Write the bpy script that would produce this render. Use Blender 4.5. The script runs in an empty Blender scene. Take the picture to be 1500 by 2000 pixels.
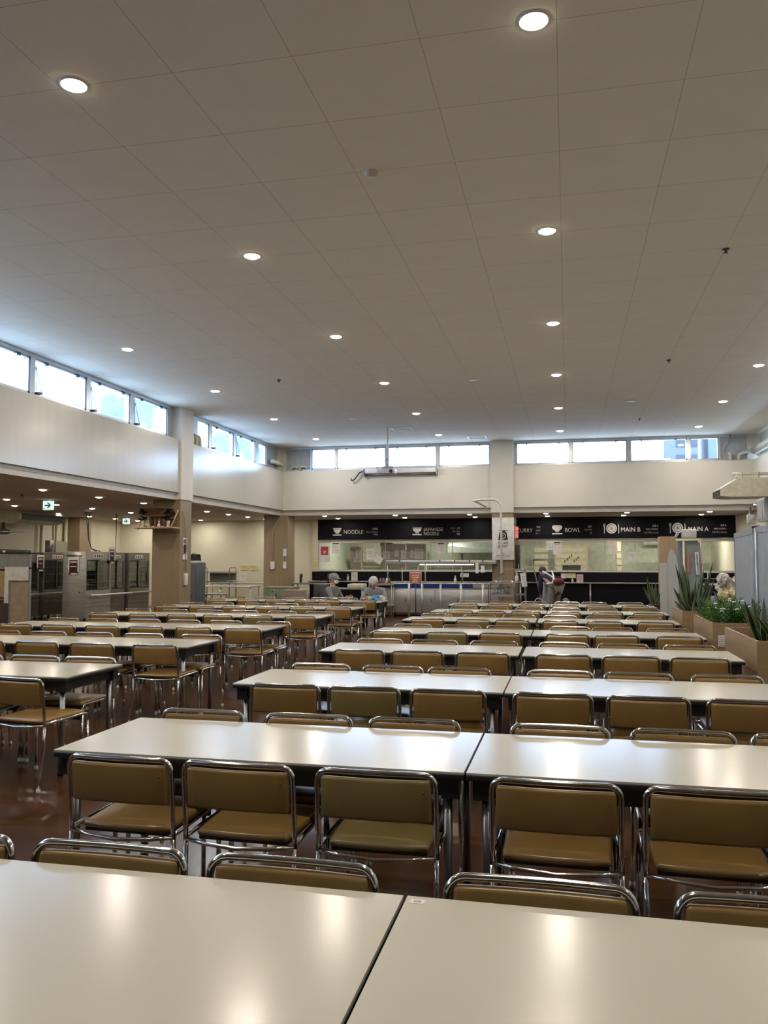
import bpy, bmesh, math, random
from mathutils import Vector, Matrix, Euler
S = bpy.context.scene
COL = S.collection
random.seed(7)
PI = math.pi
R = math.radians

# ------------------------------------------------------------------ camera
F_PX, YAW, PITCH = 1609.7, 0.219467, 0.057152
EYE = Vector((0, 0, 1.53))
cam = bpy.data.cameras.new('camera')
cam.sensor_fit = 'VERTICAL'
cam.sensor_height = 24.0
cam.lens = F_PX / 2000 * 24.0
cam.clip_end = 200
cam_o = bpy.data.objects.new('camera', cam)
COL.objects.link(cam_o)
cam_o.location = EYE
cam_o.rotation_euler = Euler((PI / 2 + PITCH, 0, YAW), 'XYZ')
S.camera = cam_o
S.view_settings.view_transform = 'Standard'
S.view_settings.look = 'None'
S.view_settings.exposure = 0.62
S.view_settings.gamma = 1.0
S.view_settings.use_curve_mapping = False
S.cycles.sample_clamp_indirect = 4.0
S.cycles.max_bounces = 8
S.cycles.diffuse_bounces = 4
S.cycles.transparent_max_bounces = 16
S.cycles.caustics_reflective = False
S.cycles.caustics_refractive = False

# ------------------------------------------------------------------ daylight
W_DAY = 11.5
P_MAIN = 21.5      # watts of one downlight in the high ceiling
P_LOW = 7.0        # watts of one downlight in the low ceiling
P_KITCHEN = 34.0
w = bpy.data.worlds.new('world')
S.world = w
w.use_nodes = True
nt = w.node_tree
bg = nt.nodes['Background']
tc = nt.nodes.new('ShaderNodeTexCoord')
ns = nt.nodes.new('ShaderNodeTexNoise')
ns.inputs['Scale'].default_value = 2.0
rp = nt.nodes.new('ShaderNodeValToRGB')
rp.color_ramp.elements[0].color = (0.34, 0.56, 1.0, 1)
rp.color_ramp.elements[1].color = (0.54, 0.75, 1.0, 1)
nt.links.new(tc.outputs['Generated'], ns.inputs['Vector'])
nt.links.new(ns.outputs['Fac'], rp.inputs['Fac'])
nt.links.new(rp.outputs['Color'], bg.inputs['Color'])
bg.inputs['Strength'].default_value = W_DAY

HC = 4.73          # high ceiling
LC = 2.78          # low ceiling over the sides
XL = -7.93         # left edge of the high hall
XR = 4.60          # right wall
YB = 22.3          # far band under the far clerestory
YK = 25.0          # serving front of the kitchen
def portal(name, loc, rot, sx, sy):
    l = bpy.data.lights.new(name, 'AREA')
    l.shape = 'RECTANGLE'; l.size = sx; l.size_y = sy
    l.cycles.is_portal = True
    o = bpy.data.objects.new(name, l); COL.objects.link(o)
    o.location = loc; o.rotation_euler = rot
portal('daylight_left', (-8.05, 8.0, 4.38), (0, -PI / 2, 0), 0.6, 28)
portal('daylight_far', (-1.6, 22.4, 4.4), (-PI / 2, 0, 0), 12, 0.6)

def ray(px, py):
    fw = Vector((-math.sin(YAW) * math.cos(PITCH), math.cos(YAW) * math.cos(PITCH), math.sin(PITCH)))
    rt = Vector((math.cos(YAW), math.sin(YAW), 0))
    up = rt.cross(fw)
    return rt * ((px - 750) / F_PX) - up * ((py - 1000) / F_PX) + fw
def at(px, py, Y):                      # where that sight line meets the upright plane y = Y
    d = ray(px, py); p = EYE + d * (Y / d.y); return p.x, p.z

# ------------------------------------------------------------------ materials
MATS = {}
def mat(name, col, rough=0.5, metal=0.0, noise=0.06, scale=8.0, bump=0.0, coat=0.0, emit=None, es=0.0, spec=0.5, stretch=None, alpha=None):
    if name in MATS: return MATS[name]
    m = bpy.data.materials.new(name); m.use_nodes = True
    t = m.node_tree; b = t.nodes['Principled BSDF']
    b.inputs['Roughness'].default_value = rough
    b.inputs['Metallic'].default_value = metal
    b.inputs['Specular IOR Level'].default_value = spec
    b.inputs['Coat Weight'].default_value = coat
    b.inputs['Coat Roughness'].default_value = 0.12
    co = t.nodes.new('ShaderNodeTexCoord')
    mp = t.nodes.new('ShaderNodeMapping')
    if stretch: mp.inputs['Scale'].default_value = stretch
    n = t.nodes.new('ShaderNodeTexNoise'); n.inputs['Scale'].default_value = scale; n.inputs['Detail'].default_value = 3
    t.links.new(co.outputs['Object'], mp.inputs['Vector']); t.links.new(mp.outputs['Vector'], n.inputs['Vector'])
    r = t.nodes.new('ShaderNodeValToRGB')
    lo = [max(0, c * (1 - noise * 2)) for c in col]; hi = [min(1, c * (1 + noise * 2)) for c in col]
    r.color_ramp.elements[0].position = 0.3; r.color_ramp.elements[1].position = 0.7
    r.color_ramp.elements[0].color = (*lo, 1); r.color_ramp.elements[1].color = (*hi, 1)
    t.links.new(n.outputs['Fac'], r.inputs['Fac']); t.links.new(r.outputs['Color'], b.inputs['Base Color'])
    if bump:
        bp = t.nodes.new('ShaderNodeBump'); bp.inputs['Strength'].default_value = bump; bp.inputs['Distance'].default_value = 0.002
        t.links.new(n.outputs['Fac'], bp.inputs['Height']); t.links.new(bp.outputs['Normal'], b.inputs['Normal'])
    if emit:
        b.inputs['Emission Color'].default_value = (*emit, 1); b.inputs['Emission Strength'].default_value = es
    MATS[name] = m
    return m

def mathn(t, op, a, b=None):
    n = t.nodes.new('ShaderNodeMath'); n.operation = op
    for i, v in enumerate((a, b)):
        if v is None: continue
        if isinstance(v, (int, float)): n.inputs[i].default_value = v
        else: t.links.new(v, n.inputs[i])
    return n.outputs[0]

def ceiling_mat(name, tx, ty, ox, oy, col):
    m = mat(name, col, 0.9, noise=0.008, scale=3, spec=0.2)
    t = m.node_tree; b = t.nodes['Principled BSDF']; ramp = b.inputs['Base Color'].links[0].from_socket
    g = t.nodes.new('ShaderNodeNewGeometry'); sp = t.nodes.new('ShaderNodeSeparateXYZ'); t.links.new(g.outputs['Position'], sp.inputs[0])
    fs = []
    for i, (T, O) in enumerate(((tx, ox), (ty, oy))):
        v = mathn(t, 'DIVIDE', mathn(t, 'SUBTRACT', sp.outputs[i], O), T)
        f = mathn(t, 'ABSOLUTE', mathn(t, 'SUBTRACT', mathn(t, 'FRACT', v), 0.5))
        fs.append(mathn(t, 'GREATER_THAN', f, 0.5 - 0.0024 / T))
    line = mathn(t, 'MAXIMUM', fs[0], fs[1])
    fine = t.nodes.new('ShaderNodeTexNoise'); fine.inputs['Scale'].default_value = 160; t.links.new(g.outputs['Position'], fine.inputs['Vector'])
    speck = mathn(t, 'MULTIPLY', mathn(t, 'GREATER_THAN', fine.outputs['Fac'], 0.68), 0.25)
    mx = t.nodes.new('ShaderNodeMix'); mx.data_type = 'RGBA'
    t.links.new(mathn(t, 'MAXIMUM', mathn(t, 'MULTIPLY', line, 0.55), speck), mx.inputs[0]); t.links.new(ramp, mx.inputs[6]); mx.inputs[7].default_value = (col[0]*.3, col[1]*.28, col[2]*.25, 1)
    t.links.new(mx.outputs[2], b.inputs['Base Color'])
    return m

def plank_mat():
    m = bpy.data.materials.new('floor_planks'); m.use_nodes = True
    t = m.node_tree; b = t.nodes['Principled BSDF']
    g = t.nodes.new('ShaderNodeNewGeometry')
    br = t.nodes.new('ShaderNodeTexBrick')
    mp = t.nodes.new('ShaderNodeMapping'); mp.inputs['Rotation'].default_value = (0, 0, 0)
    t.links.new(g.outputs['Position'], mp.inputs['Vector']); t.links.new(mp.outputs['Vector'], br.inputs['Vector'])
    br.inputs['Scale'].default_value = 1.0; br.inputs['Brick Width'].default_value = 0.9; br.inputs['Row Height'].default_value = 0.075
    br.inputs['Mortar Size'].default_value = 0.0015; br.inputs['Color1'].default_value = (0.066, 0.026, 0.010, 1); br.inputs['Color2'].default_value = (0.105, 0.045, 0.018, 1)
    br.inputs['Mortar'].default_value = (0.02, 0.01, 0.006, 1)
    n = t.nodes.new('ShaderNodeTexNoise'); n.inputs['Scale'].default_value = 1.0; n.inputs['Detail'].default_value = 6
    m2 = t.nodes.new('ShaderNodeMapping'); m2.inputs['Scale'].default_value = (3, 60, 1)
    t.links.new(g.outputs['Position'], m2.inputs['Vector']); t.links.new(m2.outputs['Vector'], n.inputs['Vector'])
    mx = t.nodes.new('ShaderNodeMix'); mx.data_type = 'RGBA'; mx.blend_type = 'MULTIPLY'; mx.inputs[0].default_value = 0.7
    r = t.nodes.new('ShaderNodeValToRGB'); r.color_ramp.elements[0].color = (0.45, 0.42, 0.4, 1); r.color_ramp.elements[0].position = .3; r.color_ramp.elements[1].position = .7
    t.links.new(n.outputs['Fac'], r.inputs['Fac']); t.links.new(br.outputs['Color'], mx.inputs[6]); t.links.new(r.outputs['Color'], mx.inputs[7])
    t.links.new(mx.outputs[2], b.inputs['Base Color'])
    b.inputs['Roughness'].default_value = 0.22
    bp = t.nodes.new('ShaderNodeBump'); bp.inputs['Strength'].default_value = 0.15; bp.inputs['Distance'].default_value = 0.001
    t.links.new(n.outputs['Fac'], bp.inputs['Height']); t.links.new(bp.outputs['Normal'], b.inputs['Normal'])
    return m

def wood_mat(name, c1, c2, rough=0.5, axis='z'):
    if name in MATS: return MATS[name]
    m = bpy.data.materials.new(name); m.use_nodes = True
    t = m.node_tree; b = t.nodes['Principled BSDF']
    g = t.nodes.new('ShaderNodeNewGeometry'); mp = t.nodes.new('ShaderNodeMapping')
    mp.inputs['Scale'].default_value = (30, 30, 1.2) if axis == 'z' else (1.5, 1.5, 40)
    n = t.nodes.new('ShaderNodeTexNoise'); n.inputs['Scale'].default_value = 1.5; n.inputs['Detail'].default_value = 5
    r = t.nodes.new('ShaderNodeValToRGB'); r.color_ramp.elements[0].color = (*c1, 1); r.color_ramp.elements[1].color = (*c2, 1)
    r.color_ramp.elements[0].position = .3; r.color_ramp.elements[1].position = .7
    t.links.new(g.outputs['Position'], mp.inputs['Vector']); t.links.new(mp.outputs['Vector'], n.inputs['Vector']); t.links.new(n.outputs['Fac'], r.inputs['Fac']); t.links.new(r.outputs['Color'], b.inputs['Base Color'])
    b.inputs['Roughness'].default_value = rough
    MATS[name] = m
    return m

def glass_mat(name, tint=(1, 1, 1), gloss=0.06, diffuse=0.0, dcol=(0.8, 0.85, 0.9), rough=0.02):
    if name in MATS: return MATS[name]
    m = bpy.data.materials.new(name); m.use_nodes = True
    t = m.node_tree; t.nodes.remove(t.nodes['Principled BSDF']); out = t.nodes['Material Output']
    tr = t.nodes.new('ShaderNodeBsdfTransparent'); tr.inputs['Color'].default_value = (*tint, 1)
    gl = t.nodes.new('ShaderNodeBsdfGlossy'); gl.inputs['Roughness'].default_value = rough
    lw = t.nodes.new('ShaderNodeLayerWeight'); lw.inputs['Blend'].default_value = 0.25
    fac = mathn(t, 'ADD', mathn(t, 'MULTIPLY', lw.outputs['Fresnel'], 0.6), gloss)
    mx = t.nodes.new('ShaderNodeMixShader'); t.links.new(fac, mx.inputs[0]); t.links.new(tr.outputs[0], mx.inputs[1]); t.links.new(gl.outputs[0], mx.inputs[2])
    last = mx
    if diffuse:
        tl = t.nodes.new('ShaderNodeBsdfTranslucent'); tl.inputs['Color'].default_value = (*dcol, 1)
        df = t.nodes.new('ShaderNodeBsdfDiffuse'); df.inputs['Color'].default_value = (*dcol, 1)
        a = t.nodes.new('ShaderNodeMixShader'); a.inputs[0].default_value = 0.35; t.links.new(tl.outputs[0], a.inputs[1]); t.links.new(df.outputs[0], a.inputs[2])
        nz = t.nodes.new('ShaderNodeTexNoise'); nz.inputs['Scale'].default_value = 3.0
        f2 = mathn(t, 'MULTIPLY_ADD', nz.outputs['Fac'], 0.1); f2.node.inputs[2].default_value = diffuse - 0.05
        m2 = t.nodes.new('ShaderNodeMixShader'); t.links.new(f2, m2.inputs[0]); t.links.new(mx.outputs[0], m2.inputs[1]); t.links.new(a.outputs[0], m2.inputs[2]); last = m2
    t.links.new(last.outputs[0], out.inputs['Surface'])
    MATS[name] = m
    return m

WHITE_WALL = mat('cream_wall', (0.67, 0.64, 0.56), 0.55, noise=0.02, scale=1.5)
GLOSS_WALL = mat('gloss_wall', (0.51, 0.495, 0.45), 0.2, noise=0.012, scale=2, bump=0.1, stretch=(1, 3, .3))
LOW_WALL = mat('low_wall', (0.70, 0.66, 0.53), 0.6, noise=0.03, scale=1)
LOW_CEIL = mat('low_ceiling', (0.66, 0.60, 0.52), 0.8, noise=0.03, scale=1)
TRIM_GREY = mat('trim_grey', (0.50, 0.47, 0.42), 0.4, noise=0.03)
ALU = mat('window_aluminium', (0.55, 0.57, 0.60), 0.35, 0.6, noise=0.03)
ALU_DARK = mat('latch_metal', (0.10, 0.10, 0.11), 0.35, 0.8)
COL_WOOD = wood_mat('column_wood', (0.25, 0.18, 0.108), (0.30, 0.22, 0.138), 0.5)
PLANTER_WOOD = wood_mat('planter_wood', (0.30, 0.19, 0.10), (0.36, 0.24, 0.13), 0.35, 'x')
TAN = mat('tan_vinyl', (0.285, 0.168, 0.052), 0.28, noise=0.06, scale=5, bump=0.1)
TAN_OLD = mat('olive_vinyl', (0.25, 0.18, 0.065), 0.32, noise=0.07, scale=5, bump=0.1)
CHROME = mat('chrome', (0.62, 0.60, 0.57), 0.13, 1.0, noise=0.03, scale=30)
LEG_STEEL = mat('leg_steel', (0.30, 0.30, 0.29), 0.3, 0.9, noise=0.05)
RUBBER = mat('rubber_tip', (0.55, 0.53, 0.48), 0.6)
BLACK = mat('black_edge', (0.012, 0.013, 0.014), 0.4)
BLACK_M = mat('black_panel', (0.006, 0.006, 0.010), 0.55, spec=0.15)
LAMINATE = mat('table_laminate', (0.555, 0.51, 0.405), 0.19, noise=0.01, scale=2, spec=0.42)
STEEL = mat('brushed_steel', (0.50, 0.49, 0.46), 0.3, 0.65, noise=0.06, scale=3, stretch=(1, 1, 6))
STEEL_D = mat('dark_steel', (0.20, 0.19, 0.17), 0.35, 0.5, noise=0.08, scale=3)
WHITE = mat('white_paint', (0.72, 0.71, 0.68), 0.4)
PAPER = mat('paper', (0.75, 0.74, 0.72), 0.8)
PAPER_Y = mat('yellow_paper', (0.72, 0.66, 0.30), 0.8)
PAPER_P = mat('pink_paper', (0.72, 0.55, 0.52), 0.8)
INK = mat('ink', (0.03, 0.03, 0.035), 0.7)
RED = mat('red_print', (0.45, 0.06, 0.05), 0.5)
SIGN_TXT = mat('sign_lettering', (0.55, 0.55, 0.53), 0.4)
SIGN_TXT2 = mat('bright_lettering', (0.85, 0.85, 0.82), 0.4)
CREAM = mat('cream_metal', (0.62, 0.58, 0.44), 0.35)
GREY_P = mat('partition_grey', (0.29, 0.305, 0.32), 0.55)
GREY_F = mat('partition_frame', (0.48, 0.51, 0.56), 0.3, 0.7)
CABLE = mat('black_cable', (0.02, 0.02, 0.02), 0.5)
KWALL = mat('kitchen_wall', (0.66, 0.68, 0.54), 0.6)
KBEIGE = mat('kitchen_beige', (0.42, 0.36, 0.24), 0.6)
BLUE = mat('navy_band', (0.02, 0.03, 0.16), 0.3)
LEAF = mat('leaf_green', (0.014, 0.038, 0.013), 0.45, noise=0.3, scale=12)
LEAF_Y = mat('leaf_margin', (0.17, 0.19, 0.05), 0.45)
FERN = mat('fern_green', (0.045, 0.13, 0.02), 0.5, noise=0.3, scale=10)
SOIL = mat('soil', (0.03, 0.02, 0.015), 0.9, noise=0.3, scale=30)
SKIN = mat('skin', (0.50, 0.30, 0.21), 0.5, spec=0.3)
HAIR = mat('hair', (0.012, 0.010, 0.010), 0.5)
GREY_CLOTH = mat('grey_cloth', (0.22, 0.22, 0.22), 0.9, noise=0.1, scale=15)
PALE_CLOTH = mat('pale_cloth', (0.45, 0.45, 0.46), 0.9, noise=0.1, scale=15)
NAVY = mat('navy_cloth', (0.02, 0.022, 0.05), 0.9)
BLK_CLOTH = mat('black_cloth', (0.012, 0.012, 0.014), 0.9)
MASKC = mat('mask_white', (0.78, 0.78, 0.78), 0.8)
GLASS = glass_mat('clear_glass')
FROST = glass_mat('frosted_glass', (0.93, 0.97, 1.0), 0.04, 0.09, (0.80, 0.90, 1.0))
FRIDGE_GLASS = glass_mat('fridge_glass', (0.8, 0.85, 0.85), 0.08)
ACRYL = glass_mat('acrylic', (0.85, 0.85, 0.85), 0.05, 0.55, (0.72, 0.72, 0.70))
LAMP = mat('lamp_diffuser', (0.9, 0.9, 0.9), 0.5, emit=(1.0, 0.86, 0.66), es=14.0)
CUSHION = mat('dark_fabric', (0.02, 0.02, 0.02), 0.9)

# ------------------------------------------------------------------ mesh helpers
class MB:
    def __init__(s): s.bm = bmesh.new()
    def _mi(s, fs, mi, smooth=False):
        for f in fs: f.material_index = mi; f.smooth = smooth
    def box(s, x0, y0, z0, x1, y1, z1, mi=0, bev=0.0, seg=2, rot=None, piv=None):
        g = bmesh.ops.create_cube(s.bm, size=1)
        vs = g['verts']
        sx, sy, sz = x1 - x0, y1 - y0, z1 - z0
        bmesh.ops.scale(s.bm, vec=(sx, sy, sz), verts=vs)
        fs = list({f for v in vs for f in v.link_faces})
        s._mi(fs, mi)
        if bev:
            es = list({e for v in vs for e in v.link_edges})
            r = bmesh.ops.bevel(s.bm, geom=es, offset=min(bev, sx * .45, sy * .45, sz * .45), segments=seg, affect='EDGES', profile=0.5)
            vs = list({v for f in r['faces'] for v in f.verts} | {v for v in vs if v.is_valid})
            fs = list({f for v in vs for f in v.link_faces}); s._mi(fs, mi, True)
            vs = list({v for f in fs for v in f.verts})
        bmesh.ops.translate(s.bm, vec=((x0 + x1) / 2, (y0 + y1) / 2, (z0 + z1) / 2), verts=vs)
        if rot:
            bmesh.ops.rotate(s.bm, cent=piv or ((x0 + x1) / 2, (y0 + y1) / 2, (z0 + z1) / 2), matrix=Euler(rot).to_matrix(), verts=vs)
        return vs
    def tube(s, pts, r, seg=10, mi=0, closed=False, cap=True):
        P = [Vector(p) for p in pts]; n = len(P)
        rr = r if isinstance(r, (list, tuple)) else [r] * n
        rings = []; prev = None
        for i in range(n):
            a = P[i - 1] if (i > 0 or closed) else P[i]; b = P[(i + 1) % n] if (i < n - 1 or closed) else P[i]
            t = (b - a).normalized()
            if prev is None:
                u = t.cross(Vector((0, 0, 1)))
                if u.length < 0.1: u = t.cross(Vector((1, 0, 0)))
                u.normalize()
            else:
                u = (prev - t * prev.dot(t)).normalized()
            prev = u; v = t.cross(u)
            rings.append([s.bm.verts.new(P[i] + (u * math.cos(2 * PI * k / seg) + v * math.sin(2 * PI * k / seg)) * rr[i]) for k in range(seg)])
        m = n if closed else n - 1
        for i in range(m):
            A, B_ = rings[i], rings[(i + 1) % n]
            for k in range(seg):
                f = s.bm.faces.new((A[k], A[(k + 1) % seg], B_[(k + 1) % seg], B_[k])); f.material_index = mi; f.smooth = True
        if cap and not closed:
            for q in (list(reversed(rings[0])), rings[-1]):
                f = s.bm.faces.new(q); f.material_index = mi
    def lathe(s, prof, c=(0, 0, 0), seg=20, mi=0, axis='z'):
        rings = []
        for (r, z) in prof:
            rg = []
            for k in range(seg):
                a = 2 * PI * k / seg; x, y = max(r, 1e-4) * math.cos(a), max(r, 1e-4) * math.sin(a)
                p = (x, y, z) if axis == 'z' else ((x, z, y) if axis == 'y' else (z, x, y))
                rg.append(s.bm.verts.new(Vector(c) + Vector(p)))
            rings.append(rg)
        for A, B_ in zip(rings, rings[1:]):
            for k in range(seg):
                f = s.bm.faces.new((A[k], A[(k + 1) % seg], B_[(k + 1) % seg], B_[k])); f.material_index = mi; f.smooth = True
        for q in (list(reversed(rings[0])), rings[-1]):
            f = s.bm.faces.new(q); f.material_index = mi
    def poly(s, pts, mi=0, thick=None):
        f = s.bm.faces.new([s.bm.verts.new(p) for p in pts]); f.material_index = mi
        if thick:
            r = bmesh.ops.extrude_face_region(s.bm, geom=[f]); vs = [g for g in r['geom'] if isinstance(g, bmesh.types.BMVert)]
            bmesh.ops.translate(s.bm, vec=thick, verts=vs)
            for g in r['geom']:
                if isinstance(g, bmesh.types.BMFace): g.material_index = mi
    def ell(s, c, r, mi=0, seg=16, rot=None):
        g = bmesh.ops.create_uvsphere(s.bm, u_segments=seg, v_segments=max(6, seg * 2 // 3), radius=1)
        vs = g['verts']; bmesh.ops.scale(s.bm, vec=r, verts=vs)
        if rot: bmesh.ops.rotate(s.bm, cent=(0, 0, 0), matrix=Euler(rot).to_matrix(), verts=vs)
        bmesh.ops.translate(s.bm, vec=c, verts=vs)
        s._mi({f for v in vs for f in v.link_faces}, mi, True)
        return vs
    def done(s, name, mats, parent=None, recalc=True):
        if recalc: bmesh.ops.recalc_face_normals(s.bm, faces=s.bm.faces[:])
        me = bpy.data.meshes.new(name); s.bm.to_mesh(me); s.bm.free()
        for m in (mats if isinstance(mats, (list, tuple)) else [mats]): me.materials.append(m)
        o = bpy.data.objects.new(name, me); COL.objects.link(o)
        if parent: o.parent = parent
        return o

def crumple(o, amt, seed=1):
    r_ = random.Random(seed)
    bm = bmesh.new(); bm.from_mesh(o.data); bmesh.ops.subdivide_edges(bm, edges=bm.edges[:], cuts=1, use_grid_fill=True)
    for v in bm.verts: v.co += Vector((r_.uniform(-amt, amt), r_.uniform(-amt, amt), r_.uniform(-amt, amt)))
    bm.to_mesh(o.data); bm.free()
    for p in o.data.polygons: p.use_smooth = False
    return o
def tag(o, label, cat, group=None, kind=None):
    o['label'] = label; o['category'] = cat
    if group: o['group'] = group
    if kind: o['kind'] = kind
    return o
def thing(name, loc, label, cat, group=None, rz=0.0):
    o = bpy.data.objects.new(name, None); COL.objects.link(o); o.empty_display_size = .1
    o.location = loc; o.rotation_euler = (0, 0, rz)
    return tag(o, label, cat, group)
def struct(o): o['kind'] = 'structure'; return o
def copy_tree(o, parent=None):
    c = o.copy(); COL.objects.link(c)
    if parent: c.parent = parent
    for ch in list(o.children): copy_tree(ch, c)
    return c
def arc(c, r, a0, a1, n, f):
    return [f(c, r * math.cos(a0 + (a1 - a0) * i / n), r * math.sin(a0 + (a1 - a0) * i / n)) for i in range(n + 1)]
def text(name, body, x, y, z, size, m, parent, rot=(PI / 2, 0, 0), align='LEFT', ext=0.002, sx=1.0):
    c = bpy.data.curves.new(name, 'FONT'); c.body = body; c.size = size; c.extrude = ext; c.align_x = align; c.resolution_u = 3
    o = bpy.data.objects.new('tmp', c); COL.objects.link(o)
    dg = bpy.context.evaluated_depsgraph_get(); dg.update()
    me = bpy.data.meshes.new_from_object(o.evaluated_get(dg))
    bpy.data.objects.remove(o); bpy.data.curves.remove(c)
    me.name = name; me.materials.clear(); me.materials.append(m)
    t = bpy.data.objects.new(name, me); COL.objects.link(t)
    t.location = (x, y, z); t.rotation_euler = rot; t.scale = (sx, 1, 1)
    if parent: t.parent = parent
    return t
def simple(name, label, cat, fn, m, group=None, loc=(0, 0, 0), rz=0.0):
    b = MB(); fn(b); o = b.done(name, m); o.location = loc; o.rotation_euler = (0, 0, rz)
    return tag(o, label, cat, group)
def sbox(name, m, *a, bev=0.0):
    b = MB(); b.box(*a, bev=bev); return struct(b.done(name, m))
ORD = ['', 'first', 'second', 'third', 'fourth', 'fifth', 'sixth', 'seventh', 'eighth', 'ninth', 'tenth']

# ================================================================== THE ROOM
sbox('floor', plank_mat(), -15.2, -7, -0.2, 6.2, 31, 0)
sbox('ceiling', ceiling_mat('ceiling_tiles', 0.826, 0.8106, -0.0273, 4.829, (0.90, 0.865, 0.78)), -8.3, -7, HC, 5.0, 22.9, HC + .2)
sbox('ceiling', LOW_CEIL, -15.2, -7, LC, -8.2, 25.1, LC + .12)
sbox('ceiling', LOW_CEIL, -8.2, 22.42, LC, 6.2, 25.1, LC + .12)
sbox('ceiling', LOW_CEIL, -15.2, 25.1, LC, 6.2, 31, LC + .12)
# left band, lip and beam under the clerestory
sbox('wall_left', GLOSS_WALL, XL - .14, -7, 2.92, XL, 15.86, 4.03)
sbox('wall_left', GLOSS_WALL, XL - .14, 16.40, 2.92, XL, YB + .1, 4.03)
sbox('trim_1', TRIM_GREY, XL - .27, -7, LC - .01, XL - .06, YB + .1, 2.92)
sbox('wall_left', LOW_WALL, -15.2, -7, 0, -14.6, 25.1, LC)
sbox('wall_back', LOW_WALL, -14.6, 25.0, 0, -7.86, 25.1, LC)
sbox('wall_behind', mat('dark_wall', (.12, .10, .08), .6), -15.2, -7.2, 0, 6.2, -7, HC)
# far band
sbox('wall_back', WHITE_WALL, XL, YB, 2.92, -2.01, YB + .14, 4.04)
sbox('wall_back', WHITE_WALL, -1.41, YB, 2.92, XR, YB + .14, 4.04)
sbox('trim_2', TRIM_GREY, XL - .2, YB + .06, LC - .01, -2.01, YB + .27, 2.92)
sbox('trim_3', TRIM_GREY, -1.41, YB + .06, LC - .01, XR, YB + .27, 2.92)
# right wall
sbox('wall_right', WHITE_WALL, XR, -7, 2.92, XR + .14, YB + .14, 4.04)
sbox('wall_right', WHITE_WALL, XR + .2, -7, 4.04, XR + .3, 22.9, HC)
sbox('trim_4', TRIM_GREY, XR + .06, -7, 2.79, XR + .2, YB + .2, 2.92)
sbox('wall_right', LOW_WALL, XR + .1, -7, 0, XR + .3, 31, 2.79)
sbox('trim_5', mat('dado', (0.16, 0.17, 0.18), 0.5), XR + .06, -7, 0.0, XR + .1, YB, 1.0)
sbox('trim_6', mat('rail_grey', (0.28, 0.27, 0.26), 0.5), XR + .05, -7, 1.86, XR + .1, YB, 1.98)
# upper dividing blocks and shelf top behind the bands
sbox('trim_7', WHITE_WALL, XL - .55, -7, 3.95, XL - .14, 22.9, 4.02)
sbox('trim_8', WHITE_WALL, XL - .2, YB + .14, 3.95, XR + .2, 22.9, 4.02)

def column(label, x0, y0, x1, y1):
    a = sbox('trim_9', WHITE_WALL, x0, y0, 2.78, x1, y1, HC)
    b = sbox('trim_10', COL_WOOD, x0 + .02, y0 + .02, 0, x1 - .02, y1 - .02, 2.79)
column('', -8.56, 15.86, -7.89, 16.42)
sbox('trim_11', WHITE_WALL, XL - .5, 22.2, LC, XL - .12, 22.7, HC)
sbox('trim_23', WHITE_WALL, XL - .14, 22.42, 4.0, XL + .03, 22.7, HC)
sbox('trim_12', COL_WOOD, -8.5, 22.3, 0, -7.78, 22.9, LC)
column('', -2.01, 22.24, -1.41, 22.8)
sbox('trim_13', COL_WOOD, -14.6, 22.0, 0, -14.2, 22.6, LC)
sbox('trim_14', WHITE_WALL, XR - .1, 22.44, 4.02, XR + .2, 22.8, HC)

# clerestory windows
NW = [0]
def window(axis, a0, a1, z0, z1, c, pane_m, latches=2, stay=False):
    NW[0] += 1
    root = bpy.data.objects.new('window_%d' % NW[0], None); COL.objects.link(root); root['kind'] = 'structure'
    def bx(b, u0, u1, w0, w1, d0, d1, mi=0):
        if axis == 'x': b.box(u0, c + d0, w0, u1, c + d1, w1, mi)
        else: b.box(c - d1, u0, w0, c - d0, u1, w1, mi)
    f = MB()
    bx(f, a0, a1, z0, z0 + .035, -.03, .05); bx(f, a0, a1, z1 - .03, z1, -.03, .05)
    bx(f, a0, a0 + .03, z0, z1, -.03, .05); bx(f, a1 - .03, a1, z0, z1, -.03, .05)
    f.done('window_frame', ALU, root)
    p = MB(); bx(p, a0 + .03, a1 - .03, z0 + .035, z1 - .03, .01, .016); p.done('window_pane', pane_m, root)
    for k in range(latches):
        u = a0 + (a1 - a0) * (.2 if k == 0 else .8)
        l = MB(); bx(l, u - .05, u + .05, z1 - .03, z1 - .012, -.06, -.03); bx(l, u - .015, u + .015, z1 - .06, z1 - .012, -.075, -.03); l.done('latch', ALU_DARK, root)
    if stay:
        l = MB()
        l.tube([(c + .03, a0 + .04, z1 - .12), (c + .10, a0 + .10, z0 + .05)], .006, 6); l.tube([(c + .03, a0 + .04, z1 - .12), (c + .04, a0 + .04, z0 + .05)], .006, 6)
        l.box(c + .03, a0 + .03, z0 + .02, c + .11, a0 + .12, z0 + .05); l.done('stay', ALU_DARK, root)
    return root
WZ0, WZ1 = 4.09, 4.67
YW = 22.5
# far: outer strips of frame
fr = MB()
for (a, b_) in ((XL, -2.01), (-1.41, XR + .2)):
    fr.box(a, YW - .05, 4.02, b_, YW + .08, WZ0); fr.box(a, YW - .05, WZ1, b_, YW + .08, HC)
for (a, b_) in ((-6.42, -6.38), (-4.96, -4.90), (-3.52, -3.45), (-2.05, -2.01), (-1.41, -1.34), (0.07, 0.14), (1.55, 1.63), (3.05, 3.11), (-7.17, -7.13), (3.82, 3.86)):
    fr.box(a, YW - .05, WZ0, b_, YW + .08, WZ1)
struct(fr.done('trim_15', ALU))
for i, (a, b_) in enumerate(((-7.13, -6.42), (-6.38, -4.96), (-4.90, -3.52), (-3.45, -2.05), (-1.34, .07), (.14, 1.55), (1.63, 3.05), (3.11, 3.82))):
    window('x', a, b_, WZ0, WZ1, YW, GLASS, 0 if i in (0, 7) else 2)
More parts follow.
